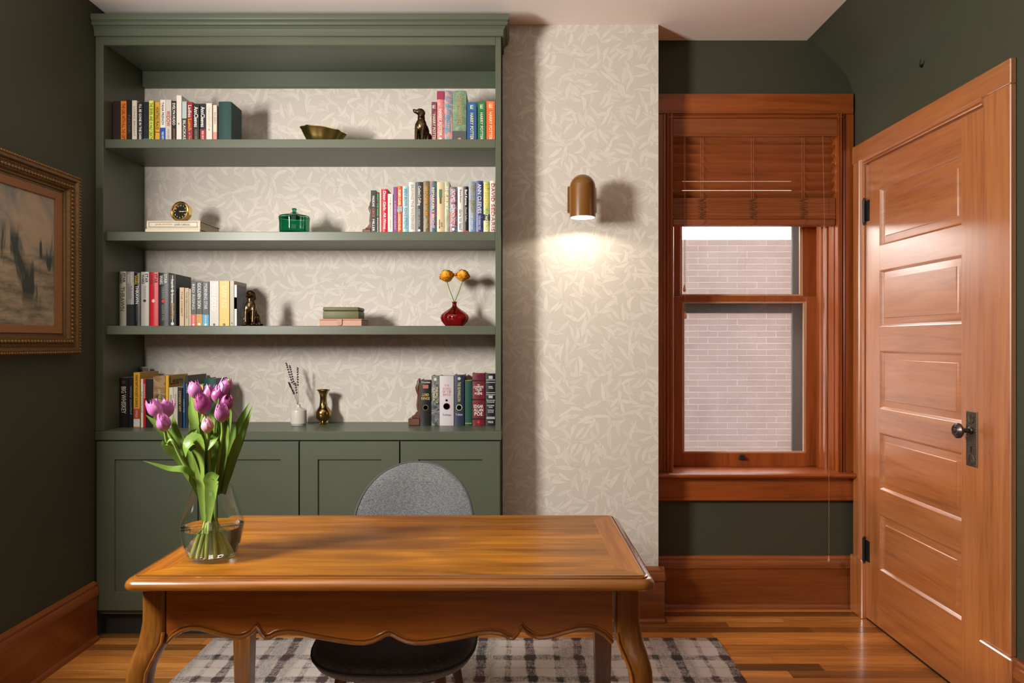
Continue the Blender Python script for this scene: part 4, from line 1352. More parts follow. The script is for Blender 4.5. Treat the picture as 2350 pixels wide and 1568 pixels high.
# ---- second shelf, right row
B2 = [
    (851, 863, 437, '#1c1c1c', 'black paperback with orange word', {'t': [('MADELINE', '#d9d6cf', 0.13, 0.38, 'd', 0.42), ('CIRCE', '#c8602f', 0.42, 0.62, 'd', 0.42), ('MILLER', '#d9d6cf', 0.67, 0.95, 'd', 0.42)]}),
    (863.6, 870.4, 441.5, '#1b1f1a', 'thin black paperback with green title', {'t': [('WHAT THE WIND', '#4fb33a', 0.03, 0.58, 'd', 0.6), ('KNOWS', '#cfcabf', 0.62, 0.97, 'd', 0.5)]}),
    (871, 875.6, 433, '#e3a99a', 'thin pink book', {}),
    (876, 889.5, 434, '#c41f35', 'bright red hardback with white title', {'h': True, 't': [('Dear Girls', '#f0e6e0', 0.05, 0.48, 'd', 0.5), ('Ali Wong', '#f0e6e0', 0.53, 0.9, 'd', 0.5)]}),
    (890, 901.5, 445, '#d8d3c9', 'short white paperback', {'t': [('THE MIDNIGHT LIBRARY', '#aaa49a', 0.06, 0.9, 'd', 0.35)]}),
    (902.7, 911, 429, '#7b3f7f', 'purple paperback', {'t': [('A STUDY IN HEART', '#c79fc5', 0.3, 0.92, 'd', 0.45)]}),
    (911.5, 923, 427, '#dc5a1c', 'orange hardback with small portrait', {'h': True, 't': [('SCARY CLOSE', '#f2e6d8', 0.08, 0.40, 'd', 0.5), ('DONALD MILLER', '#f0d3b8', 0.60, 0.93, 'd', 0.45)], 'b': [(0.43, 0.55, art(['#1a1a1a', '#bdb9b0', '#3a3836'], 130))]}),
    (923.5, 937.3, 427, art(['#7fb4c9', '#9cc0c4', '#a9bcb6'], 8), 'pale blue hardback', {'h': True, 't': [('BRENE BROWN', '#3f7f95', 0.06, 0.42, 'd', 0.45), ('RISING STRONG', '#6d8a8a', 0.46, 0.9, 'd', 0.45)]}),
    (938, 953, 418, '#cfcbc0', 'tall off-white hardback', {'h': True, 't': [('BRAVING THE WILDERNESS', '#9a958a', 0.05, 0.92, 'd', 0.38)]}),
    (953.5, 970.5, 417.5, '#34373a', 'charcoal hardback with script title', {'h': True, 't': [("Cuckoo's Calling", '#e3e0d8', 0.08, 0.46, 'd', 0.5), ('ROBERT GALBRAITH', '#a9a69d', 0.53, 0.86, 'd', 0.25)], 'c': [(0.94, 0.16, '#e0ddd5')]}),
    (971, 985.5, 415.5, art(['#5f513a', '#7d6a45', '#54503f'], 30), 'olive brown hardback with gold title', {'h': True, 't': [('WILD DARK SHORE', '#c9922f', 0.1, 0.66, 'd', 0.5), ('CHARLOTTE', '#bfae8a', 0.7, 0.9, 'd', 0.35)]}),
    (986, 1002, 416, art(['#2a4f86', '#a8324a', '#3f7a6a', '#233f73', '#c06a4a'], 34), 'multicoloured blue and red hardback', {'h': True, 't': [('REMARKABLY BRIGHT', '#d8d8d0', 0.12, 0.9, 'd', 0.36)]}),
    (1002.5, 1019.5, 418, '#c9b18a', 'tan hardback with dark green fleck', {'h': True, 't': [('JANE', '#5a4a30', 0.78, 0.87, 'd', 0.2, 0.12), ('GARDAM', '#5a4a30', 0.73, 0.90, 'd', 0.2, -0.15)], 'b': [(0.14, 0.30, '#3f6f58', 0.3), (0.3, 0.42, '#4a4f3a', 0.36)]}),
    (1020, 1031.5, 417, art(['#b9c79a', '#a38f72', '#9fb8a0', '#b59a78'], 14), 'pale green mottled hardback', {'h': True, 't': [('THE FURY', '#dfe3c0', 0.08, 0.55, 'd', 0.6)]}),
    (1032, 1048.5, 429, art(['#2a2f4f', '#b8403a', '#3a3f63', '#7f8aa6', '#a83538'], 34), 'red and navy marbled hardback', {'h': True, 't': [('UNTAMED', '#f0ece6', 0.05, 0.33, 'd', 0.5), ('GLENNON DOYLE', '#f0ece6', 0.37, 0.85, 'd', 0.5)], 'c': [(0.91, 0.2, '#e8e4e0')]}),
    (1050, 1063.5, 429, '#d5d0c8', 'white hardback with blue lower title', {'h': True, 't': [('Brene Brown', '#66645f', 0.06, 0.34, 'd', 0.32), ('dare to lead', '#5f8f95', 0.48, 0.92, 'd', 0.5)]}),
    (1064, 1074.8, 428, '#1a1918', 'black hardback with red foot', {'h': True, 't': [('Bad Karma', '#e9e5de', 0.07, 0.40, 'd', 0.5), ('David Safier', '#b5b0a6', 0.45, 0.75, 'd', 0.42)], 'b': [(0.94, 1.0, '#b5302f')]}),
    (1075.5, 1091.5, 416.5, art(['#5c83b5', '#83909a', '#5f6f66'], 9), 'blue grey hardback with gold lettering', {'h': True, 't': [('ANN CLEEVES', '#b3945a', 0.05, 0.55, 'd', 0.4), ('THE HERON', '#d8d4c8', 0.6, 0.92, 'd', 0.28)]}),
    (1092.5, 1108.5, 415, art(['#2b3166', '#4a4a86', '#23315c', '#5b62a8'], 22), 'indigo hardback with white lettering', {'h': True, 't': [('ANN CLEEVES', '#d9dbe3', 0.06, 0.62, 'd', 0.5), ('THE RISING TIDE', '#c3c6d6', 0.66, 0.93, 'd', 0.3)]}),
    (1109.5, 1123.5, 417, art(['#8fae5f', '#c9b97a', '#a7b565', '#6f8a4a'], 14), 'green and yellow hardback', {'h': True, 't': [('LIANE CONEY', '#e6d94a', 0.04, 0.48, 'd', 0.5), ('TAKE FOUR', '#e9e5d8', 0.62, 0.98, 'd', 0.45)], 'b': [(0.63, 0.75, '#33352c')]}),
    (1124.5, 1136.5, 415, '#ddd6cb', 'white hardback with coloured letters', {'h': True, 't': [('DAVID', '#b0343a', 0.05, 0.40, 'd', 0.6), ('SEDARIS', '#a9605c', 0.44, 0.96, 'd', 0.6)]}),
]
shelf_row(B2, 3.135, SH['B'], 'on the second shelf', 'books at the right end of the second shelf')
# ---- third shelf, left row
SWt = lambda c: [('STAR', c, 0.03, 0.20, 'd', 0.34, 0.22), ('WARS', c, 0.05, 0.22, 'd', 0.34, -0.2)]
C1 = [
    (273, 289, 623, '#9c9584', 'beige grey hardback with black logo', {'h': True, 't': SWt('#2a2a22') + [('THRAWN', '#57523f', 0.28, 0.72, 'd', 0.6)]}),
    (290, 306.5, 623.5, '#908d86', 'grey hardback with black lower half', {'h': True, 't': SWt('#cfcdc6') + [('THRAWN', '#6d747c', 0.26, 0.5, 'd', 0.5)], 'b': [(0.6, 1.0, '#1a1718')]}),
    (307.5, 322, 626, '#15171b', 'black hardback with yellow logo', {'h': True, 't': SWt('#c9ad34') + [('THRAWN', '#dcdcd8', 0.24, 0.58, 'd', 0.5), ('ALLIANCES', '#5a3a44', 0.6, 0.9, 'd', 0.35)]}),
    (322.8, 341, 624, '#aaa69e', 'light grey hardback with black logo', {'h': True, 't': SWt('#1d1d1d') + [('THRAWN', '#8d8880', 0.25, 0.48, 'd', 0.35)], 'c': [(0.53, 0.18, '#22201f')]}),
    (342, 362.5, 625, '#bf1320', 'bright red hardback with pale disc', {'h': True, 't': SWt('#5c0a12') + [('THRAWN ASCENDANCY', '#8c0f1a', 0.25, 0.48, 'd', 0.3)], 'c': [(0.53, 0.19, '#d9b5ae')]}),
    (363.5, 386.5, 626, '#2a2d2f', 'dark grey hardback with red disc', {'h': True, 't': SWt('#d0cec8') + [('THRAWN', '#80807c', 0.25, 0.48, 'd', 0.4), ('LESSER EVIL', '#77736c', 0.6, 0.9, 'd', 0.3)], 'c': [(0.53, 0.17, '#c41a26')]}),
    (388, 404, 630, '#1d1d1c', 'black paperback with white edge and amber words', {'d': 0.15, 't': [('hank & bone', '#dcd9d2', 0.1, 0.55, 'd', 0.42), ('BEAUTIFUL', '#b8892f', 0.56, 0.86, 'd', 0.45)], 'b': [(0.02, 0.98, '#cfccc4', 0.44)], 'c': [(0.95, 0.22, '#d5d2ca')]}),
    (412, 422.5, 660, '#c7ad8f', 'short tan paperback', {'d': 0.11, 't': [('THE HOBBIT', '#8a5f42', 0.1, 0.75, 'd', 0.4)]}),
    (424, 433, 661, '#bba98c', 'short beige paperback', {'d': 0.11, 't': [('THE FELLOWSHIP', '#7a6a50', 0.1, 0.8, 'd', 0.4)]}),
    (434, 437.8, 663, '#c9bda6', 'thin short cream paperback', {'d': 0.11}),
    (438.4, 450, 647, '#4a4a49', 'grey paperback with coral foot', {'t': [('RED RISING', '#c9c6c0', 0.05, 0.62, 'd', 0.5), ('PIERCE BROWN', '#f0d8d0', 0.76, 0.92, 'd', 0.35)], 'b': [(0.73, 1.0, '#cf5549')], 'c': [(0.96, 0.2, '#efe9e2')]}),
    (450.6, 464, 646.5, '#3f403e', 'grey paperback with ochre foot', {'t': [('GOLDEN SON', '#dedbd2', 0.03, 0.6, 'd', 0.55)], 'b': [(0.73, 1.0, '#c29138')], 'c': [(0.95, 0.2, '#efe9e2')]}),
    (464.6, 479.5, 646.5, '#44484a', 'grey paperback with sky blue foot', {'t': [('MORNING STAR', '#c9cbc8', 0.05, 0.62, 'd', 0.5), ('PIERCE BROWN', '#dcecf2', 0.76, 0.92, 'd', 0.35)], 'b': [(0.74, 1.0, '#4f9fc2')], 'c': [(0.96, 0.18, '#efe9e2')]}),
    (481, 502, 645, '#c8c3bd', 'white paperback with silver title', {'t': [('IRON GOLD', '#efece6', 0.06, 0.66, 'd', 0.5)], 'c': [(0.96, 0.13, '#55504a')]}),
    (503, 526, 645, '#d6b45e', 'pale yellow paperback', {'t': [('DARK AGE', '#e9d596', 0.12, 0.6, 'd', 0.5)], 'c': [(0.96, 0.13, '#6b5a2a')]}),
    (527.5, 537, 645, '#aca48f', 'slim taupe paperback', {'d': 0.15, 'c': [(0.93, 0.2, '#6d6555')]}),
    (538, 543.5, 654, art(['#8a4a36', '#5f6a78', '#2f3f52', '#a05a3c'], 14), 'thin colourful book beside bronze dog', {'d': 0.11, 'b': [(0.0, 1.0, '#c9c9cc'), (0.3, 0.58, '#3f78a8')]}),
]
shelf_row(C1, 3.19, SH['C'], 'on the third shelf', 'books at the left end of the third shelf')
# ---- counter, left row
D1 = [
    (274, 294, 867, '#151312', 'tall black book with bold white title', {'t': [('BIG WHISKEY', '#cfc9bd', 0.18, 0.72, 'd', 0.55)], 'c': [(0.09, 0.2, '#5a2a22')]}),
    (295, 306, 866, '#121214', 'tall black book with thin grey title', {'t': [('whisky classified', '#8d8d8a', 0.16, 0.75, 'd', 0.45)]}),
    (306.5, 321, 855, '#d29a1c', 'tall yellow book with black title', {'d': 0.17, 't': [("WINE ISN'T ROCKET SCIENCE", '#1f1a0f', 0.04, 0.63, 'd', 0.4), ('OPHELIE', '#e0b0a0', 0.68, 0.82, 'd', 0.3)], 'b': [(0.66, 0.84, '#b23a30'), (0.85, 0.98, '#c9c9cc')]}),
    (323, 328.5, 870, '#d3ccc0', 'white paperback with grey text', {'t': [('THE FOOD LAB', '#8a857b', 0.1, 0.85, 'd', 0.5)]}),
    (329, 334.5, 870, '#a8161e', 'thin red book', {'t': [('OAXACA', '#e8d5c8', 0.1, 0.4, 'd', 0.55)]}),
    (335.2, 351, 870, '#161413', 'plain black book', {}),
    (351.6, 379, 863.5, art(['#4a3222', '#8a6a48', '#a78a66', '#3a2a20'], 9), 'thick brown photographic cookbook', {'d': 0.17, 't': [('JAMES BEARD', '#c9b48f', 0.25, 0.75, 'd', 0.25)]}),
    (380, 387, 862, '#d6a51f', 'yellow book with large black word on its cover', {'d': 0.19}),
    (388, 397, 889.5, '#c9c4b6', 'short ivory book', {'t': [('ESSAYS', '#77736a', 0.1, 0.6, 'd', 0.4)], 'dy': -0.01}),
    (397.6, 407.5, 889, '#bdb7a8', 'short pale grey book', {'t': [('POEMS', '#8a857b', 0.1, 0.6, 'd', 0.4)], 'dy': -0.01}),
    (408.2, 417.8, 890, '#211f1d', 'short black book with ochre title', {'t': [('CITIZEN VET', '#b09a5a', 0.08, 0.6, 'd', 0.45)], 'dy': -0.01}),
    (418.5, 424, 877, '#17508a', 'slim blue book', {'t': [('A GOOD YEAR', '#c8d6e0', 0.2, 0.85, 'd', 0.5)]}),
    (425, 432, 862, '#1f242c', 'tall navy book with turned cover', {'d': 0.19, 't': [('ATLAS', '#9aa0a8', 0.1, 0.4, 'd', 0.4)]}),
    (433, 439, 889, '#c4bfc0', 'slim pale lilac book', {'t': [('NOTES', '#8a8588', 0.1, 0.5, 'd', 0.4)]}),
    (440, 466, 884, '#d8cf6a', 'short yellow book behind the tulips', {}),
    (467, 495, 869, art(['#0f3f3b', '#174a45', '#0c332f'], 40, (8, 1, 1)), 'dark teal ribbed book behind the tulips', {'h': True, 'd': 0.13}),
]
shelf_row(D1, 3.205, SH['D'], 'on the counter', 'books at the left end of the counter')
# the word printed on the yellow book's cover, and a photo card tucked among the tall books
yb_ = [o for o in bpy.data.objects if o.get('label', '').startswith('yellow book with large')][0]
bx = PX(387, 3.205) + 0.0005
obj('cover_title', lettering('Learn', (bx + 0.0004, 3.205 + 0.075, PZ(862, 3.205) - 0.027), (0, 1, 0), (0, 0, 1), 0.13, 0.036), flat('#15130c'), yb_, smooth=0, recalc=False)
pc = empty('photo_card', (PX(330, 3.25), 3.26, PZ(862, 3.25) - 0.03))
tag(pc, 'small bordered photo card standing up behind the yellow wine book', 'card')
cx0, cx1 = PX(317, 3.38), PX(344, 3.38)
cz0, cz1 = SH['D'], PZ(842, 3.38)
obj('card', MB().box(cx0, cx1, 3.38, 3.3812, cz0, cz1), flat('#b9b2a8'), pc, smooth=0)
obj('print', MB().box(cx0 + 0.006, cx1 - 0.006, 3.3795, 3.38, cz1 - 0.075, cz1 - 0.006), art(['#5a5550', '#a8978a', '#3a3230'], 60), pc, smooth=0)
# ---- counter, right row
D2 = [
    (964, 989.5, 873, '#101012', 'black hardback with gold crest', {'h': True, 't': [('TOLKIEN', '#d8d3c6', 0.03, 0.065, 'h', 0.8), ('LORD', '#d0b070', 0.29, 0.35, 'h', 0.6), ('RINGS', '#d0b070', 0.37, 0.43, 'h', 0.75)], 'b': [(0.10, 0.18, '#a8635a', 0.25)], 'c': [(0.60, 0.26, '#6d5f38'), (0.602, 0.2, '#131314'), (0.604, 0.06, '#a08a4a')]}),
    (990, 1008, 863, art(['#33383a', '#4a4f50', '#8a8d8a', '#26292b'], 22), 'dark grey hardback with pale wave print', {'h': True, 't': [('THE FALL OF', '#d9cf9a', 0.22, 0.55, 'd', 0.3, 0.2), ('NUMENOR', '#d9cf9a', 0.24, 0.5, 'd', 0.3, -0.2)], 'c': [(0.07, 0.2, '#c9c6bd')]}),
    (1008.6, 1041, 863, '#c6c0c4', 'thick lilac white hardback with ring', {'h': True, 't': [('THE', '#d09a9c', 0.17, 0.21, 'h', 0.35), ('LORD', '#d09a9c', 0.23, 0.28, 'h', 0.5), ('OF THE', '#d09a9c', 0.29, 0.34, 'h', 0.62), ('RINGS', '#d09a9c', 0.35, 0.40, 'h', 0.52), ('Tolkien', '#8a8488', 0.76, 0.80, 'h', 0.6)],
                           'c': [(0.49, 0.09, '#7a7476'), (0.493, 0.06, '#c9c3c7'), (0.61, 0.24, '#b0534a'), (0.613, 0.22, '#2c2523'), (0.616, 0.07, '#b0473f')]}),
    (1042.5, 1065, 861, '#262f44', 'navy hardback with gold round emblem', {'h': True, 't': [('THE SILMARILLION', '#c0b878', 0.14, 0.52, 'd', 0.3), ('Tolkien', '#b9bac0', 0.76, 0.80, 'h', 0.7)], 'c': [(0.07, 0.16, '#b9b6a8'), (0.64, 0.32, '#b5b78a'), (0.642, 0.25, '#303c50'), (0.644, 0.13, '#b5b78a')]}),
    (1067, 1083, 873, '#12463a', 'old green cloth hardback with gilt edges', {'h': True, 'rough': 0.7, 'b': [(0.0, 0.01, '#b0964f'), (0.94, 0.955, '#b0964f')]}),
    (1084, 1112.5, 857, art(['#1a1012', '#8a1f2c', '#3a1016', '#a02a36'], 70), 'thick red and black ornate hardback', {'h': True, 't': [('THE', W_, 0.21, 0.235, 'h', 0.2), ('COMPLETE', W_, 0.24, 0.285, 'h', 0.8), ('TALES', W_, 0.29, 0.335, 'h', 0.5), ('AND', W_, 0.34, 0.36, 'h', 0.2), ('POEMS', W_, 0.365, 0.41, 'h', 0.6),
                                                                                                        ('EDGAR', W_, 0.60, 0.66, 'h', 0.75), ('ALLAN', W_, 0.67, 0.73, 'h', 0.75), ('POE', W_, 0.74, 0.81, 'h', 0.65)],
                           'b': [(0.13, 0.15, '#100c0d'), (0.49, 0.51, '#100c0d'), (0.86, 0.88, '#100c0d')], 'c': [(0.93, 0.12, '#c42a38')]}),
    (1114, 1138, 858, '#121520', 'navy hardback with silver bands', {'h': True, 't': [('MARK', '#d5d2cc', 0.235, 0.26, 'h', 0.4), ('TWAIN', '#d5d2cc', 0.265, 0.29, 'h', 0.45), ('THE ADVENTURES', '#d5d2cc', 0.50, 0.525, 'h', 0.8), ('OF TOM SAWYER', '#d5d2cc', 0.535, 0.56, 'h', 0.7), ('HUCKLEBERRY', '#d5d2cc', 0.60, 0.625, 'h', 0.7),
                                                                     ('FINN', '#d5d2cc', 0.635, 0.66, 'h', 0.35), ('THE PRINCE', '#d5d2cc', 0.69, 0.715, 'h', 0.6), ('AND PAUPER', '#d5d2cc', 0.725, 0.75, 'h', 0.55), ('PRESS', '#d5d2cc', 0.91, 0.95, 'h', 0.5)],
                           'b': [(0.115, 0.125, '#c9c6c0', 0.08), (0.16, 0.17, '#c9c6c0', 0.08), (0.36, 0.37, '#c9c6c0', 0.08), (0.40, 0.41, '#c9c6c0', 0.08), (0.83, 0.845, '#c9c6c0', 0.1), (0.855, 0.87, '#c9c6c0', 0.1), (0.04, 0.10, '#b9b6ae', 0.3), (0.42, 0.47, '#b9b6ae', 0.3)]}),
]
shelf_row(D2, 3.272, SH['D'], "in the counter's right row", 'books at the right end of the counter')
# ---- two books lying flat under the clock
def flat_book(x0, x1, y0, y1, z0, z1, cov, label, texts=()):
    r_ = empty('book', ((x0 + x1) / 2, (y0 + y1) / 2, z0))
    tag(r_, label, 'book', 'books lying flat under the clock')
    tt = 0.0028
    h = z1 - z0
    arc = [(y0 + 0.004 * (2 * i / 6 - 1) ** 2, z0 + h * i / 6) for i in range(7)]
    m = MB().prism(arc + [(y1, z1), (y1, z1 - tt), (y0 + 0.01, z1 - tt), (y0 + 0.01, z0 + tt), (y1, z0 + tt), (y1, z0)], 'x', x0, x1)
    obj('cover', m, cov, r_, smooth=35)
    obj('pages', MB().box(x0 + 0.004, x1 - 0.004, y0 + 0.009, y1 - 0.004, z0 + tt, z1 - tt), M_page, r_, smooth=0)
    for s, c, f0, f1, wf in texts:
        lt = lettering(s, (x0 + (x1 - x0) * (f0 + f1) / 2, y0 - 0.0008, (z0 + z1) / 2), (1, 0, 0), (0, 0, 1), (x1 - x0) * (f1 - f0), h * wf)
        obj('spine_title', lt, flat(c), r_, smooth=0, recalc=False)
    return r_


zB = SH['B']
yb0 = 3.128
zb1, zb2 = PZ(525, yb0), PZ(506.5, yb0)
ivory = pmat((0.62, 0.55, 0.43), 0.5, name='ivory_cover', var=0.06)
flat_book(PX(334, yb0), PX(459, yb0), yb0 - 0.002, yb0 + 0.20, zB + 0.0003, zb1, ivory, 'thin ivory book lying at the bottom under the brass clock')
fbk = flat_book(PX(336.5, yb0), PX(459, yb0), yb0, yb0 + 0.215, zb1 + 0.0004, zb2, ivory, 'thicker ivory book with framed spine lying right under the brass clock',
                [('JANE AUSTEN', '#b07a5a', 0.16, 0.48, 0.24), ('LEWIS CARROLL', '#55524a', 0.52, 0.82, 0.24)])
xa, xb = PX(341.5, yb0), PX(453, yb0)
za, zbb = zb1 + 0.007, zb2 - 0.006
yf_ = yb0 - 0.0006
fr = MB().box(xa, xb, yf_, yf_ + 0.003, za, za + 0.0016).box(xa, xb, yf_, yf_ + 0.003, zbb - 0.0016, zbb).box(xa, xa + 0.0016, yf_, yf_ + 0.003, za, zbb).box(xb - 0.0016, xb, yf_, yf_ + 0.003, za, zbb)
obj('spine_border', fr, flat('#4f5240'), fbk, smooth=0)
CLZ = zb2
# ================================================================ ORNAMENTS
def remeshed(mb, voxel, name='tmp', smooth_it=6):
    me = bpy.data.meshes.new(name)
    me.from_pydata([tuple(p) for p in mb.v], [], mb.f)
    ob = bpy.data.objects.new(name, me)
    COL.objects.link(ob)
    md = ob.modifiers.new('r', 'REMESH')
    md.mode = 'VOXEL'
    md.voxel_size = voxel
    sm = ob.modifiers.new('s', 'SMOOTH')
    sm.iterations = smooth_it
    sm.factor = 0.5
    dg = bpy.context.evaluated_depsgraph_get()
    ev = bpy.data.meshes.new_from_object(ob.evaluated_get(dg))
    out = MB().add([v.co.copy() for v in ev.vertices], [list(p.vertices) for p in ev.polygons])
    bpy.data.objects.remove(ob)
    bpy.data.meshes.remove(me)
    bpy.data.meshes.remove(ev)
    return out


def dog(loc, h, yaw, head_yaw, head_pitch, label):
    m = MB()
    e = m.ellip
    e((0, 0.028, 0.036), (0.036, 0.036, 0.037))
    e((0, 0.014, 0.070), (0.030, 0.032, 0.048), (0.35, 0, 0))
    e((0, -0.008, 0.096), (0.028, 0.025, 0.036))
    e((0, -0.008, 0.128), (0.019, 0.019, 0.030))
    for s in (-1, 1):
        m.tube([(s * 0.017, -0.016, 0.100), (s * 0.017, -0.026, 0.055), (s * 0.016, -0.030, 0.010)], [0.012, 0.0095, 0.0085], 10)
        e((s * 0.016, -0.036, 0.008), (0.011, 0.015, 0.008))
        e((s * 0.031, 0.016, 0.032), (0.013, 0.026, 0.030))
        e((s * 0.034, -0.010, 0.008), (0.011, 0.022, 0.008))
    m.tube([(0, 0.055, 0.012), (0.02, 0.064, 0.009), (0.045, 0.050, 0.008)], [0.010, 0.008, 0.005], 8)
    hm = MB()
    hm.ellip((0, 0, 0.0), (0.021, 0.023, 0.020))
    hm.ellip((0, -0.020, -0.005), (0.0125, 0.021, 0.0105))
    hm.ellip((0, -0.036, -0.001), (0.0065, 0.006, 0.0055))
    for s in (-1, 1):
        hm.ellip((s * 0.020, 0.006, -0.010), (0.006, 0.012, 0.021), (0, s * -0.12, 0))
        hm.ellip((s * 0.010, -0.016, 0.008), (0.0045, 0.004, 0.004))
    H = Matrix.Translation((0, -0.012, 0.156)) @ Matrix.Rotation(head_yaw, 4, 'Z') @ Matrix.Rotation(head_pitch, 4, 'X')
    m.mb(hm, H)
    r = remeshed(m, 0.0032)
    k = h / max(p[2] for p in r.v)
    z0 = min(p[2] for p in r.v)
    T = Matrix.Translation(loc) @ Matrix.Rotation(yaw, 4, 'Z') @ Matrix.Scale(k, 4) @ Matrix.Translation((0, 0, -z0))
    o = obj('dog_figurine', MB().mb(r, T), M_bronze, org=loc, smooth=80)
    tag(o, label, 'figurine', 'bronze dog bookends')


dog((PX(967.5, 3.17), 3.185, SH['A'] + 0.0003), PZ(249, 3.17) - SH['A'], -0.35, -1.0, -0.35, 'dark bronze sitting dog figurine with raised nose on the top shelf')
dog((PX(577, 3.17), 3.165, SH['C'] + 0.0003), PZ(667, 3.17) - SH['C'], 0.1, -0.25, 0.15, 'dark bronze sitting dog figurine beside the thin book on the third shelf')

# brass oval dish
bd_o = empty('brass_dish', (PX(738, 3.2), 3.22, SH['A']))
tag(bd_o, 'shallow oval polished brass dish on the top shelf', 'dish')
m = MB()
prof = [(0.0, 0.006), (0.045, 0.006), (0.062, 0.014), (0.080, 0.036), (0.098, 0.058), (0.106, 0.062), (0.108, 0.059), (0.100, 0.052), (0.084, 0.030), (0.066, 0.008), (0.05, 0.0), (0, 0.0)]
lob = lambda th, i: (1 + (0.035 * math.cos(9 * th) if 2 <= i <= 9 else 0))
m.lathe(prof, 54, (0, 0, 0), mod=lob)
m = MB().mb(m, Matrix.Translation((PX(738, 3.22), 3.23, SH['A'] + 0.022)) @ Matrix.Diagonal((1.0, 0.78, 1.22, 1)) @ Matrix.Rotation(0.10, 4, 'Y'))
zmin = min(p[2] for p in m.v)
m.v = [(p[0], p[1], p[2] - zmin + SH['A'] + 0.0004) for p in m.v]
obj('bowl', m, M_brass, bd_o, smooth=40)

# clock
ck_r = 0.0485
cky, ckx = 3.19, PX(415, 3.19)
ckz = CLZ + ck_r + 0.004
ck = empty('table_clock', (ckx, cky, CLZ))
tag(ck, 'small round brass desk clock with black dial on the flat books', 'clock')
T = Matrix.Translation((ckx, cky, ckz)) @ Matrix.Rotation(-0.22, 4, 'Z') @ Matrix.Rotation(PI / 2 - 0.12, 4, 'X')
obj('bezel', MB().mb(MB().lathe([(0.036, 0.004), (0.038, 0.010), (0.042, 0.013), (0.0465, 0.010), (ck_r, 0.003), (0.047, -0.004), (0.044, -0.006), (0.044, -0.022), (0.036, -0.030), (0, -0.032)], 40), T), M_brass, ck, smooth=40)
obj('dial', MB().mb(MB().lathe([(0, 0.0035), (0.037, 0.0035), (0.037, 0.002), (0, 0.002)], 32), T), pmat((0.02, 0.018, 0.014), 0.25, name='black_dial', coat=0.8), ck, smooth=0)
nm = MB()
for k in range(1, 13):
    a = PI / 2 - k * PI / 6
    l_ = lettering(str(k), (0.029 * math.cos(a), 0.029 * math.sin(a), 0.0042), (1, 0, 0), (0, 1, 0), 0.008, 0.0075, True)
    nm.mb(l_, T)
obj('numerals', nm, flat('#d9cfae'), ck, smooth=0, recalc=False)
hd = MB()
for a, L, wd in ((-0.02, 0.026, 0.0012), (-0.12, 0.018, 0.0018)):
    q = MB().box(-0.005, L, -wd, wd, 0.0044, 0.0050)
    hd.mb(MB().mb(q, Matrix.Rotation(a, 4, 'Z')), T)
hd.mb(MB().lathe([(0, 0.0055), (0.0025, 0.0055), (0.0025, 0.004), (0, 0.004)], 10), T)
obj('hands', hd, flat('#d8c68a'), ck, smooth=0)
obj('foot', MB().bbox(ckx - 0.018, ckx + 0.018, cky - 0.006, cky + 0.022, CLZ + 0.0003, CLZ + 0.010, 0.002), M_brass, ck)


def tinted(name, col, rough=0.03, ior=1.45):
    t = NT(name)
    t.P(col=col, rough=rough, trans=1.0, ior=ior)
    return t.m


# green glass lidded jar
gy = 3.20
gx, gz = PX(675.5, gy), SH['B']
gj = empty('glass_jar', (gx, gy, gz))
tag(gj, 'emerald green ribbed glass jar with knobbed lid on the second shelf', 'jar')
M_em = tinted('emerald_glass', (0.05, 0.42, 0.26))
zr_ = PZ(499.5, gy) - gz
flute = lambda th, i: 1 + 0.030 * abs(math.cos(6 * th)) - 0.015
R = 0.0715
pf = [(0, 0.004), (R * 0.80, 0.003), (R * 0.90, 0.010), (R * 0.955, 0.030), (R * 0.95, 0.055), (R * 0.97, zr_ - 0.012), (R, zr_), (R * 0.95, zr_), (R * 0.90, 0.05), (R * 0.86, 0.016), (R * 0.7, 0.010), (0, 0.010)]
obj('body', MB().lathe(pf, 72, (gx, gy, gz - 0.0025), mod=flute), M_em, gj, smooth=40)
zl = zr_ + 0.0005
lp_ = [(R * 0.97, zl), (R * 0.96, zl + 0.005), (R * 0.7, zl + 0.009), (R * 0.40, zl + 0.016), (R * 0.24, zl + 0.022), (0.0095, zl + 0.026), (0.0085, zl + 0.032), (0.010, zl + 0.036), (0.0115, zl + 0.040), (0.009, zl + 0.0425), (0, zl + 0.043), (0, zl + 0.020), (R * 0.35, zl + 0.010), (R * 0.9, zl + 0.001)]
obj('lid', MB().lathe(lp_, 48, (gx, gy, gz - 0.0005)), M_em, gj, smooth=40)

# wooden carved bookends
M_carve = wood('carved_wood', (0.10, 0.034, 0.016), (0.17, 0.06, 0.028), 'z', 2.0, 0.45, 0.2)


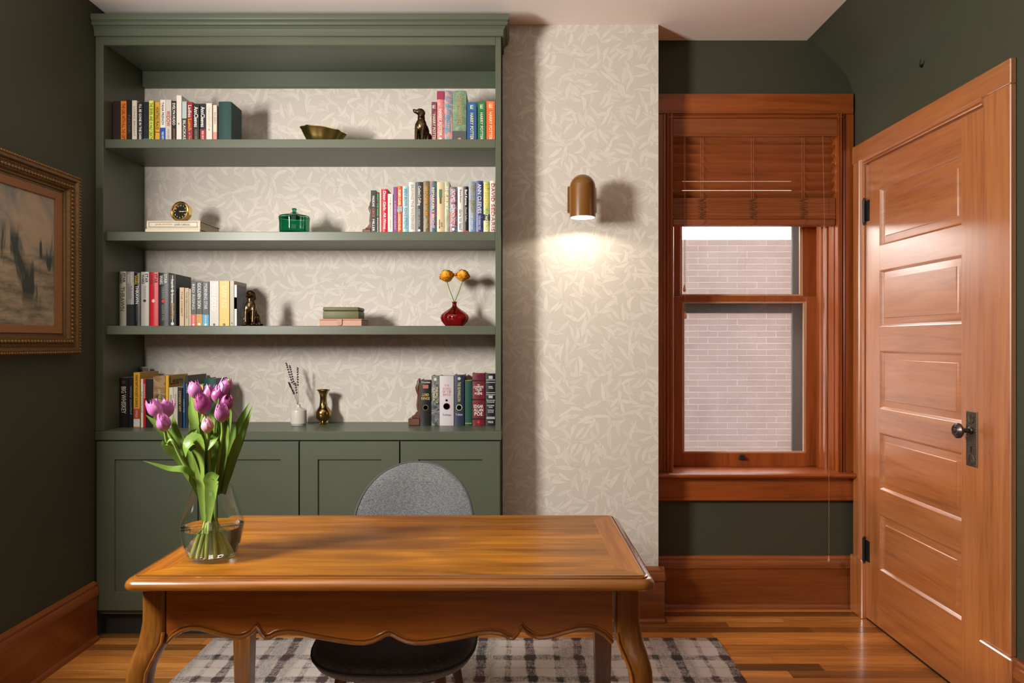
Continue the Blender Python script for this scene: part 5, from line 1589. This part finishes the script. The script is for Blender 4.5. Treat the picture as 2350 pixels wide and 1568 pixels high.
def bookend(x, y, z, k, label):
    """x: face that touches the books; the carved figure stands left of it"""
    r_ = empty('bookend', (x - 0.03, y, z))
    tag(r_, label, 'bookend', 'carved wooden bookends')
    P_ = lambda px_, pz_: (x - px_ * k, z + pz_ * k)
    m = MB().bbox(x - 0.056 * k, x - 0.0005, y, y + 0.07, z + 0.0003, z + 0.034 * k, 0.003)
    m.bbox(x - 0.040 * k, x - 0.0005, y + 0.006, y + 0.064, z + 0.034 * k, z + 0.046 * k, 0.003)
    m.prism([P_(0.030, 0.046), P_(0.022, 0.060), P_(0.012, 0.070), P_(0.0005, 0.075), P_(0.0005, 0.046)], 'y', y + 0.010, y + 0.060)
    obj('base', m, M_carve, r_, smooth=20)
    pts = [(0.010, 0.070), (0.012, 0.095), (0.0105, 0.120), (0.009, 0.145), (0.013, 0.165), (0.016, 0.18), (0.011, 0.195), (0.010, 0.21), (0.006, 0.225)]
    rad = [0.009, 0.010, 0.0085, 0.008, 0.011, 0.012, 0.009, 0.0085, 0.004]
    obj('carved_figure', MB().tube([(P_(a, b)[0], y + 0.035, P_(a, b)[1]) for a, b in pts], [q * k for q in rad], 12), M_carve, r_, smooth=60)
    obj('back_plate', MB().box(x - 0.0045 * k, x - 0.0004, y + 0.008, y + 0.062, z + 0.03, z + 0.205 * k), M_carve, r_)


bookend(PX(963.5, 3.272), 3.275, SH['D'], 1.0, 'carved brown wooden bookend beside the black crested book on the counter')
bookend(PX(850.5, 3.15), 3.16, SH['B'], 0.72, 'carved brown wooden bookend at the left of the second shelf books')

# boxes on the third shelf
by_ = 3.165
bz = SH['C']
pk = empty('leather_box', (PX(788, by_), by_ + 0.07, bz))
tag(pk, 'flat dusty pink leather box under the olive box', 'box', 'boxes on the third shelf')
z1_ = PZ(732, by_)
pinkm = pmat((0.46, 0.245, 0.17), 0.5, name='pink_leather', bump=0.15)
xa, xb = PX(733.5, by_), PX(830, by_)
obj('body', MB().bbox(xa, xb, by_, by_ + 0.15, bz + 0.0004, z1_ - 0.006, 0.002), pinkm, pk)
obj('lid', MB().bbox(xa - 0.001, xb + 0.001, by_ - 0.001, by_ + 0.151, z1_ - 0.0058, z1_, 0.0015), pinkm, pk)
xm_ = (xa + xb) / 2 - 0.004
tb = [(xm_ - 0.011, z1_ - 0.001), (xm_ - 0.011, z1_ - 0.024), (xm_ - 0.007, z1_ - 0.030), (xm_ + 0.007, z1_ - 0.030), (xm_ + 0.011, z1_ - 0.024), (xm_ + 0.011, z1_ - 0.001)]
obj('strap', MB().prism(tb, 'y', by_ - 0.005, by_ - 0.001), pmat((0.40, 0.20, 0.135), 0.5, name='pink_strap'), pk)
gb = empty('storage_box', (PX(785, by_), by_ + 0.07, z1_))
tag(gb, 'olive green rounded box lying on the pink leather box', 'box', 'boxes on the third shelf')
z2_ = PZ(705, by_ + 0.01)
ol = pmat((0.105, 0.105, 0.035), 0.55, name='olive_cloth', bump=0.1)
xa, xb = PX(740.5, by_ + 0.01), PX(823, by_ + 0.01)
obj('body', MB().bbox(xa, xb, by_ + 0.012, by_ + 0.135, z1_ + 0.0004, z1_ + (z2_ - z1_) * 0.66, 0.003, 2), ol, gb)
obj('lid', MB().bbox(xa - 0.0006, xb + 0.0006, by_ + 0.0114, by_ + 0.1356, z1_ + (z2_ - z1_) * 0.67, z2_, 0.006, 3), ol, gb)

# red glass bud vase with two ranunculus
ry = 3.27
rx, rz = PX(1043, ry), SH['C']
rv = empty('bud_vase', (rx, ry, rz))
tag(rv, 'squat ribbed dark red glass bud vase on the third shelf', 'vase')
kk = ry / F
Hh = PZ(693, ry) - rz
rp_ = [(0, 0.0), (0.038, 0.0), (0.046, 0.006), (0.062, 0.026), (0.068, 0.042), (0.064, 0.056), (0.048, 0.070), (0.030, 0.082), (0.016, 0.092), (0.0105, 0.100), (0.010, Hh - 0.006), (0.0145, Hh), (0.0125, Hh), (0.0085, Hh - 0.007), (0.0085, 0.1), (0.014, 0.09), (0.046, 0.067), (0.062, 0.052), (0.064, 0.042), (0.058, 0.027), (0.042, 0.008), (0, 0.006)]
lob2 = lambda th, i: 1 + (0.05 * abs(math.cos(4.5 * th)) - 0.03 if 2 <= i <= 7 or 16 <= i <= 20 else 0)
obj('glass', MB().lathe(rp_, 72, (rx, ry, rz + 0.0004), mod=lob2), tinted('ruby_glass', (0.50, 0.06, 0.075)), rv, smooth=40)
M_stem = pmat((0.16, 0.24, 0.05), 0.5, name='flower_stem', var=0.25)
t = NT('ranunculus_petal')
f = t.noise(t.coord(), 60, 3)
t.P(col=t.ramp(f, [(0.35, (0.66, 0.21, 0.008)), (0.5, (0.80, 0.34, 0.012)), (0.65, (0.85, 0.46, 0.03))]), rough=0.55)
M_ran = t.m


def ranunculus(u, v, rad, foot, lab, tilt):
    c = Vector((PX(u, ry), ry + 0.0, PZ(v, ry)))
    r_ = empty('ranunculus_flower', (rx, ry, rz + Hh))
    tag(r_, lab, 'flower', 'orange flowers in the red bud vase')
    b = Vector((rx + foot, ry, rz + 0.06))
    top = c + Vector((0, 0, -rad * 0.75))
    nk = Vector((rx + foot * 0.4, ry, rz + Hh))
    pts = [b, nk, nk.lerp(top, 0.5) + Vector((foot * 0.5, 0, 0.0)), top]
    obj('stem', MB().tube(pts, 0.0024, 8), M_stem, r_, smooth=60)
    m = MB()
    rnd = random.Random(int(u))
    N = 64
    for j in range(N):
        h = 1 - 1.72 * (j + 0.5) / N
        an = j * 2.39996
        ca = math.sqrt(max(0, 1 - h * h))
        nn = Vector((ca * math.cos(an), ca * math.sin(an), h))
        upv = Vector((0, 0, 1)) - nn * nn.z
        upv = upv.normalized() if upv.length > 0.05 else Vector((1, 0, 0))
        sd = upv.cross(nn)
        big = 0.34 + 0.16 * (1 - h)
        lift = rnd.uniform(0.02, 0.16) + (0.16 if h < -0.25 else 0)
        rows = []
        for i in range(4):
            q = i / 3
            w = big * rad * (0.55 + 0.45 * math.sin(q * PI * 0.75)) * (0.8 if i == 3 else 1)
            base = nn * (rad * (0.74 + lift * q)) + upv * (rad * big * (q * 1.7 - 0.75))
            rows.append([base + sd * (w * s_) - nn * (rad * 0.22 * s_ * s_ * big * 2.2) + nn * rnd.uniform(-0.012, 0.012) * rad for s_ in (-1, -0.35, 0.35, 1)])
        m.grid(rows)
    m.ellip((0, 0, 0), (rad * 0.74, rad * 0.74, rad * 0.70), sub=2)
    T = Matrix.Translation(c) @ Matrix.Rotation(tilt, 4, 'Y') @ Matrix.Rotation(0.35, 4, 'X')
    hd_ = obj('flower_head', MB().mb(m, T), M_ran, r_, smooth=70, recalc=False)
    obj('flower_eye', MB().ellip(c + Vector((rad * 0.2 * math.sin(tilt), -rad * 0.45, rad * 0.62)), (rad * 0.26, rad * 0.2, rad * 0.2), sub=2), pmat((0.32, 0.36, 0.05), 0.6, name='flower_eye'), r_, smooth=60)


ranunculus(1025.5, 634, 16.8 * kk, -0.003, 'orange ranunculus flower on the left of the red vase', -0.25)
ranunculus(1061.5, 633, 16.2 * kk, 0.003, 'orange ranunculus flower on the right of the red vase', 0.15)

# white bottle with lavender
by2 = 3.30
bx2, bz2 = PX(685.5, by2), SH['D']
wb = empty('ceramic_bottle', (bx2, by2, bz2))
tag(wb, 'small white ceramic bottle with narrow neck on the counter', 'bottle')
kk2 = by2 / F
Rb = 18 * kk2
Hs = PZ(940, by2) - bz2
Hn = PZ(928, by2) - bz2
wp = [(0, 0.003), (Rb * 0.88, 0.003), (Rb * 0.9, 0.0), (Rb * 0.93, 0.006), (Rb, 0.009), (Rb, Hs - 0.010), (Rb * 0.95, Hs - 0.003), (Rb * 0.6, Hs + 0.004), (0.012, Hs + 0.009), (0.0085, Hs + 0.014), (0.0075, Hn - 0.002), (0.0085, Hn), (0.0055, Hn), (0.0055, Hs), (0, Hs)]
obj('body', MB().lathe(wp, 40, (bx2, by2, bz2 + 0.0004)), pmat((0.60, 0.565, 0.51), 0.3, name='white_glaze', var=0.05, coat=0.4), wb, smooth=40)
M_lav = pmat((0.055, 0.04, 0.055), 0.8, name='dried_lavender', var=0.4, scale=200)
M_lst = pmat((0.12, 0.095, 0.06), 0.7, name='dried_stem')
for i, (u, v, n0, lab) in enumerate(((658, 835, 9, 'tallest dried lavender sprig, furthest left in the white bottle'), (665, 841, 9, 'dried lavender sprig just right of the tallest one'), (682, 846, 8, 'dried lavender sprig standing furthest right in the white bottle'),
                                     (664, 879, 11, 'low dried lavender sprig leaning furthest left over the white bottle'), (678, 881, 5, 'short dried lavender sprig in the middle of the white bottle'))):
    r_ = empty('lavender_sprig', (bx2, by2, bz2 + Hn))
    tag(r_, lab, 'dried flower', 'lavender sprigs in the white bottle')
    b = Vector((bx2 + (i - 2) * 0.0012, by2 + (i % 3 - 1) * 0.0015, bz2 + Hs + 0.01))
    tp = Vector((PX(u, by2), by2 + (i % 3 - 1) * 0.006, PZ(v, by2)))
    md_ = b.lerp(tp, 0.5) + Vector((0.003 * (1 if u < 670 else -0.5), 0, 0))
    obj('stem', MB().tube([b, md_, tp], 0.0007, 5), M_lst, r_, smooth=60)
    m = MB()
    for k in range(n0):
        f = 1 - 0.50 * (k / n0) ** 1.15
        p = (b.lerp(md_, f * 2) if f < 0.5 else md_.lerp(tp, f * 2 - 1))
        for q in range(3):
            a = q * 2.1 + k
            m.ellip(p + Vector((0.0028 * math.cos(a), 0.0028 * math.sin(a), 0.0015 * q)), (0.0026, 0.0026, 0.0036), sub=1)
    obj('buds', m, M_lav, r_, smooth=60)

# brass vase
vy = 3.335
vx, vz = PX(742, vy), SH['D']
bv = empty('brass_vase', (vx, vy, vz))
tag(bv, 'small brass vase with flared rim and round belly on the counter', 'vase')
kv = vy / F
Hv = PZ(894.5, vy) - vz
rpv = [(0, 0.0), (9 * kv, 0.0), (9.5 * kv, 0.003), (6 * kv, 0.008), (9 * kv, 0.016), (16 * kv, 0.030), (18.2 * kv, 0.048), (17.5 * kv, 0.062), (13.5 * kv, 0.076), (9.5 * kv, 0.086), (8.0 * kv, 0.105), (7.6 * kv, 0.125), (8.6 * kv, 0.145), (11.5 * kv, 0.158), (15.2 * kv, Hv - 0.002), (14.8 * kv, Hv), (11 * kv, Hv - 0.006), (7.4 * kv, 0.14), (6.5 * kv, 0.12), (0, 0.11)]
obj('body', MB().lathe(rpv, 40, (vx, vy, vz + 0.0004)), M_brassd, bv, smooth=50)

# ================================================================ TULIPS IN A GLASS VASE
gx0, gy0, gz0 = -0.783, 1.785, TZ + 0.0006
gv = empty('glass_vase', (gx0, gy0, gz0))
tag(gv, 'clear glass vase half full of water holding tulips on the desk', 'vase')
t = NT('clear_glass')
tr = t.n('ShaderNodeBsdfTransparent', {0: (0.97, 0.985, 0.98, 1)})
gl = t.n('ShaderNodeBsdfGlossy', {'Color': (1, 1, 1, 1), 'Roughness': 0.01})
lw = t.n('ShaderNodeLayerWeight', {'Blend': 0.5})
ms = t.n('ShaderNodeMixShader', {0: t.M('ADD', 0.03, t.M('MULTIPLY', t.M('POWER', lw.outputs['Facing'], 3.5), 0.32))})
t.t.links.new(tr.outputs[0], ms.inputs[1]); t.t.links.new(gl.outputs[0], ms.inputs[2])
t.t.links.new(ms.outputs[0], t.out.inputs[0])
M_clear = t.m
outp = [(0.0, 0.0), (0.055, 0.0), (0.061, 0.003), (0.0645, 0.012), (0.0705, 0.036), (0.0765, 0.064), (0.0790, 0.082), (0.0765, 0.096), (0.0700, 0.118), (0.0620, 0.145), (0.0545, 0.168), (0.0500, 0.184), (0.0505, 0.187)]
inp = [(0.0480, 0.187), (0.0475, 0.184), (0.0520, 0.168), (0.0596, 0.145), (0.0676, 0.118), (0.0740, 0.096), (0.0766, 0.082), (0.0742, 0.064), (0.0683, 0.036), (0.0622, 0.014), (0.056, 0.009), (0.0, 0.008)]
obj('glass', MB().lathe(outp + inp, 64, (gx0, gy0, gz0)), M_clear, gv, smooth=40)
wl = 0.083
wpf = [(0, 0.0085), (0.0555, 0.0095), (0.0618, 0.0145), (0.0680, 0.036), (0.0738, 0.064), (0.0758, 0.078), (0.0765, wl), (0.0745, wl - 0.0012), (0, wl - 0.0012)]
t = NT('vase_water')
t.P(col=(0.97, 1.0, 0.97), rough=0.0, trans=1.0, ior=1.28)
obj('water', MB().lathe(wpf, 64, (gx0, gy0, gz0)), t.m, gv, smooth=40)


def leafy(name, c_a, c_b, edge=None, trans=0.35):
    t = NT(name)
    at = t.n('ShaderNodeAttribute', attribute_name='along')
    f = t.noise(t.VM('MULTIPLY', t.coord(), (1, 1, 0.2)), 55, 3)
    al = at.outputs['Fac']
    col = t.mix(al, c_a, c_b)
    col = t.mix(t.M('MULTIPLY', f, 0.3), col, tuple(q * 0.6 for q in c_b))
    t.P(col=col, rough=0.38, spec=0.4)
    tl = t.n('ShaderNodeBsdfTranslucent', {'Color': col})
    ms = t.n('ShaderNodeMixShader', {0: trans})
    t.t.links.new(t.b.outputs[0], ms.inputs[1]); t.t.links.new(tl.outputs[0], ms.inputs[2])
    t.t.links.new(ms.outputs[0], t.out.inputs[0])
    return t.m


M_petal = leafy('tulip_petal', (0.74, 0.52, 0.56), (0.50, 0.15, 0.40), trans=0.3)
M_petald = leafy('deep_tulip_petal', (0.62, 0.36, 0.42), (0.36, 0.055, 0.24), trans=0.3)
M_petalp = leafy('pale_tulip_petal', (0.72, 0.66, 0.42), (0.72, 0.33, 0.44), trans=0.3)
M_leaf = leafy('tulip_leaf', (0.30, 0.42, 0.08), (0.20, 0.34, 0.055), trans=0.42)
M_tstem = leafy('tulip_stem', (0.42, 0.50, 0.13), (0.22, 0.33, 0.07), trans=0.15)


def set_along(o, vals):
    a = o.data.attributes.new('along', 'FLOAT', 'POINT')
    a.data.foreach_set('value', vals)


def bez(pts, n):
    """smooth curve through the points (Catmull-Rom)"""
    P_ = [Vector(p) for p in pts]
    P_ = [P_[0] * 2 - P_[1]] + P_ + [P_[-1] * 2 - P_[-2]]
    out = []
    seg = len(P_) - 3
    for s in range(seg):
        a, b, c, d = P_[s:s + 4]
        m = n // seg
        for i in range(m):
            q = i / m
            out.append(0.5 * ((2 * b) + (c - a) * q + (2 * a - 5 * b + 4 * c - d) * q * q + (3 * b - a - 3 * c + d) * q ** 3))
    out.append(P_[-2])
    return out


def TW(u, v, dy=0.0):
    y = gy0 + dy
    return Vector((PX(u, y), y, PZ(v, y)))


def petal(head, ax, sidev, ang, R_, L_, inner, openn, seed):
    """one cupped petal: ax flower axis, ang position around it"""
    ax = ax.normalized()
    e1 = (sidev - ax * sidev.dot(ax)).normalized()
    e2 = ax.cross(e1)
    rnd = random.Random(seed)
    rows, al = [], []
    nb, ns = 9, 7
    for i in range(nb):
        q = i / (nb - 1)
        rad = R_ * (math.sin(min(1.0, q * 1.9) * PI / 2) ** 0.8) * (1.0 - (0.74 - openn) * max(0, (q - 0.42) / 0.58) ** 1.7) * (0.90 if inner else 1.0)
        hw = 1.12 * (math.sin(PI * min(0.5, q * 0.9 + 0.13)) if q < 0.45 else max(0.03, 1 - ((q - 0.45) / 0.55) ** 3.2))
        row = []
        for k in range(ns):
            s = -1 + 2 * k / (ns - 1)
            a = ang + hw * s
            rr = rad * (1 + 0.05 * s * s + rnd.uniform(-0.01, 0.01))
            h = L_ * q + 0.006 * (q ** 3) * math.cos(s * 2 + seed)
            row.append(head + e1 * (rr * math.cos(a)) + e2 * (rr * math.sin(a)) + ax * h)
            al.append(min(1, max(0, (q - 0.05) * 2.2)) * (1 - 0.25 * abs(s) ** 3))
        rows.append(row)
    return MB().grid(rows), al


def tulip(top, size, axis, base, lab, openn=0.15, pale=False, seed=0, mids=()):
    r_ = empty('tulip', (gx0, gy0, gz0 + 0.01))
    tag(r_, lab, 'tulip', 'tulips in the glass vase')
    L_ = size
    R_ = size * 0.375
    ax = Vector(axis).normalized()
    hb = top - ax * (L_ * 0.5)
    neck = Vector((gx0 + (hb.x - gx0) * 0.22, gy0 + (hb.y - gy0) * 0.3, gz0 + 0.178))
    neck.x = max(gx0 - 0.036, min(gx0 + 0.036, neck.x))
    b0 = Vector((gx0 + base[0], gy0 + base[1], gz0 + 0.014))
    pts = bez([b0, neck] + [Vector(m) for m in mids] + [hb - ax * 0.03, hb + ax * 0.002], 24)
    m = MB().tube(pts, [0.0050 - 0.0012 * i / (len(pts) - 1) for i in range(len(pts))], 8)
    o = obj('stem', m, M_tstem, r_, smooth=60)
    set_along(o, [min(1, (i // 8) / len(pts) * 1.6) for i in range(len(m.v))])
    sv = Vector((1, 0.2, 0.1))
    for k in range(6):
        inner = k >= 3
        a = (k % 3) * 2 * PI / 3 + (PI / 3 if inner else 0) + seed * 0.8
        mb_, al = petal(hb, ax, sv, a, R_, L_ * (1.0 if not inner else 0.97), inner, openn, seed * 7 + k)
        o = obj('petal', mb_, M_petalp if pale else (M_petald if ('deep' in lab or 'purple' in lab or 'magenta' in lab) else M_petal), r_, smooth=80, recalc=False)
        set_along(o, al)
    return r_


def leaf(root, pts, width, twist=0.0, fold=0.25, facing=(0, -1, 0), seed=0, n=20):
    c = bez(pts, n)
    m_ = len(c)
    rows, al = [], []
    F0 = Vector(facing)
    for i, p in enumerate(c):
        q = i / (m_ - 1)
        tn = (c[min(i + 1, m_ - 1)] - c[max(i - 1, 0)]).normalized()
        nrm = (F0 - tn * F0.dot(tn))
        nrm = nrm.normalized() if nrm.length > 1e-4 else Vector((0, -1, 0))
        nrm = Matrix.Rotation(twist * q, 3, tn) @ nrm
        sd = tn.cross(nrm)
        w = width * (0.32 + 0.68 * math.sin(min(1, q * 1.75) * PI / 2)) * max(0.02, (1 - max(0, (q - 0.5) / 0.5) ** 2.0))
        row = []
        for s in (-1, -0.6, -0.2, 0.2, 0.6, 1):
            cup = fold * w * (s * s) + 0.05 * w * math.sin(9 * q + 3 * s + seed)
            row.append(p + sd * (s * w) + nrm * cup)
            al.append(min(1.0, q * 1.2))
        rows.append(row)
    back = [[p + Vector((0, 0.0008, 0)) for p in r] for r in rows]
    m = MB().grid([r + b[::-1] for r, b in zip(rows, back)], closed=True)
    al2 = []
    for i in range(m_):
        al2 += al[i * 6:i * 6 + 6] + al[i * 6:i * 6 + 6][::-1]
    o = obj('leaf', m, M_leaf, root, smooth=80)
    set_along(o, al2)
    return o


def gsz(px):
    return px * gy0 / F


TU = [
    ((357, 940), 44, (-0.45, -0.1, 1), (0.030, 0.012), -0.03, 'light pink tulip head leaning furthest left', 0.42, False),
    ((381, 941), 46, (0.15, 0.1, 1), (0.022, 0.028), 0.0, 'open lilac tulip at the back of the left cluster', 0.4, False),
    ((375, 972), 42, (-0.05, -0.3, 1), (0.035, -0.01), -0.05, 'lilac tulip drooping in front of the left cluster', 0.14, False),
    ((448, 897), 42, (-0.2, 0.0, 1), (0.012, 0.036), 0.02, 'lilac tulip at the upper left of the main bunch', 0.3, False),
    ((465, 929), 50, (-0.15, -0.2, 1), (0.02, -0.03), -0.03, 'large magenta tulip in the centre front of the bunch', 0.2, False),
    ((479, 909), 48, (0.05, 0.2, 1), (-0.008, 0.04), 0.03, 'deep purple tulip behind the large central one', 0.3, False),
    ((501, 908), 42, (0.1, 0.0, 1), (-0.024, 0.02), 0.02, 'deep magenta tulip right of the bunch centre', 0.14, False),
    ((516, 893), 46, (0.22, 0.1, 1), (-0.034, 0.004), 0.03, 'pink tulip standing highest at the right', 0.35, False),
    ((520, 928), 38, (0.18, 0.0, 1), (-0.02, -0.03), 0.01, 'small purple tulip tucked at the right edge', 0.3, False),
    ((509, 950), 44, (0.05, -0.2, 1), (-0.036, -0.014), -0.03, 'lilac pink tulip at lower right of the bunch', 0.28, False),
    ((476, 978), 37, (0.03, -0.2, 1), (0.004, -0.042), -0.06, 'pale closed tulip bud below the centre', 0.08, True),
]
TR = []
for i, ((u, v), sz, ax, bs, dy, lab, op, pale) in enumerate(TU):
    tp = TW(u, v, dy)
    mids = []
    if u < 400:
        mids = [TW(423, 1065, dy * 0.4), TW(396, 1012, dy * 0.8)]
    elif u > 495:
        mids = [TW(503, 1040, dy * 0.6)]
    TR.append(tulip(tp, gsz(sz), ax, bs, lab, op, pale, i, mids))
NK = lambda dx, dy=0.0: Vector((gx0 + dx, gy0 + dy, gz0 + 0.165))
B_ = lambda dx, dy=0.0: Vector((gx0 + dx, gy0 + dy, gz0 + 0.10))
LV = [
    (0, [NK(-0.028), TW(437, 1085), TW(395, 1008, -0.01), TW(335, 953, -0.02)], 13, 0.5, 0.4, (-0.5, -1, 0.4)),
    (2, [NK(-0.032, -0.01), TW(441, 1098, -0.02), TW(420, 1082, -0.04), TW(385, 1078, -0.05), TW(328, 1058, -0.07)], 10, 0.5, 0.45, (-0.1, -0.75, 0.8)),
    (1, [NK(-0.018, -0.01), TW(447, 1070, -0.02), TW(412, 1000, -0.03), TW(397, 952, -0.03)], 19, -0.3, 0.35, (-0.5, -1, 0.3)),
    (2, [NK(-0.02), TW(428, 1060), TW(388, 1022, -0.02), TW(374, 1012, -0.035)], 15, -0.7, 0.35, (-0.3, -1, 0.4)),
    (3, [NK(-0.006, 0.01), TW(462, 1050, 0.0), TW(446, 960, 0.01), TW(437, 905, 0.02)], 11, 0.3, 0.4, (-0.5, -1, 0)),
    (4, [B_(-0.012, -0.02), TW(461, 1080, -0.035), TW(458, 1028, -0.05), TW(444, 1014, -0.062), TW(430, 1028, -0.07), TW(426, 1050, -0.07)], 18, 0.25, 0.3, (-0.45, -1, 0.3)),
    (5, [NK(0.004, 0.01), TW(478, 1060, 0.0), TW(470, 985, 0.0), TW(462, 952, 0.0)], 14, -0.3, 0.4, (-0.4, -1, 0)),
    (6, [NK(0.012), TW(490, 1050, 0.0), TW(489, 970, -0.005), TW(502, 914, 0.0)], 12, 0.5, 0.4, (-0.6, -1, 0)),
    (7, [NK(0.02, 0.02), TW(520, 1040, 0.03), TW(531, 950, 0.03), TW(525, 863, 0.02)], 9, -0.4, 0.4, (-0.5, -1, 0)),
    (7, [NK(0.028, 0.01), TW(528, 1060, 0.02), TW(549, 985, 0.02), TW(572, 925, 0.02)], 11, 0.3, 0.4, (-0.6, -1, 0)),
    (9, [NK(0.034, 0.0), TW(533, 1075, 0.0), TW(558, 1000, 0.0), TW(579, 932, 0.0)], 9, 0.4, 0.45, (-0.8, -1, 0)),
    (8, [NK(0.02, -0.01), TW(512, 1065, -0.01), TW(520, 1000, -0.02), TW(519, 962, -0.02)], 12, 0.2, 0.4, (-0.5, -1, 0)),
    (9, [B_(0.014, -0.02), TW(488, 1090, -0.03), TW(493, 1045, -0.035), TW(500, 1004, -0.045), TW(490, 1016, -0.06), TW(477, 1034, -0.065)], 13, 0.2, 0.35, (-0.4, -1, 0.2)),
    (10, [B_(0.004, -0.03), TW(488, 1118, -0.045), TW(489, 1098, -0.048), TW(503, 1092, -0.055)], 16, 0.2, 0.3, (-0.3, -1, 0.1)),
    (8, [NK(0.03, 0.0), TW(528, 1085, -0.005), TW(546, 1020, -0.01), TW(560, 985, -0.01)], 10, 0.6, 0.4, (-0.6, -1, 0)),
    (5, [NK(0.0, 0.02), TW(500, 1040, 0.03), TW(508, 980, 0.04), TW(512, 940, 0.04)], 13, -0.2, 0.4, (-0.3, -1, 0)),
    (10, [NK(-0.01, -0.01), TW(455, 1040, -0.03), TW(443, 1000, -0.03), TW(452, 985, -0.03)], 10, 0.3, 0.35, (-0.3, -1, 0)),
    (3, [NK(-0.012, 0.01), TW(470, 1060, 0.02), TW(492, 1000, 0.03), TW(496, 950, 0.03)], 14, 0.3, 0.35, (-0.4, -1, 0)),
    (6, [NK(0.022, 0.005), TW(508, 1075, 0.0), TW(532, 1020, 0.0), TW(541, 968, 0.0)], 10, 0.3, 0.4, (-0.5, -1, 0)),
]
for i, (k, pts, w, tw, fo, fc) in enumerate(LV):
    leaf(TR[k], pts, gsz(w * 1.22), tw, fo, fc, i)
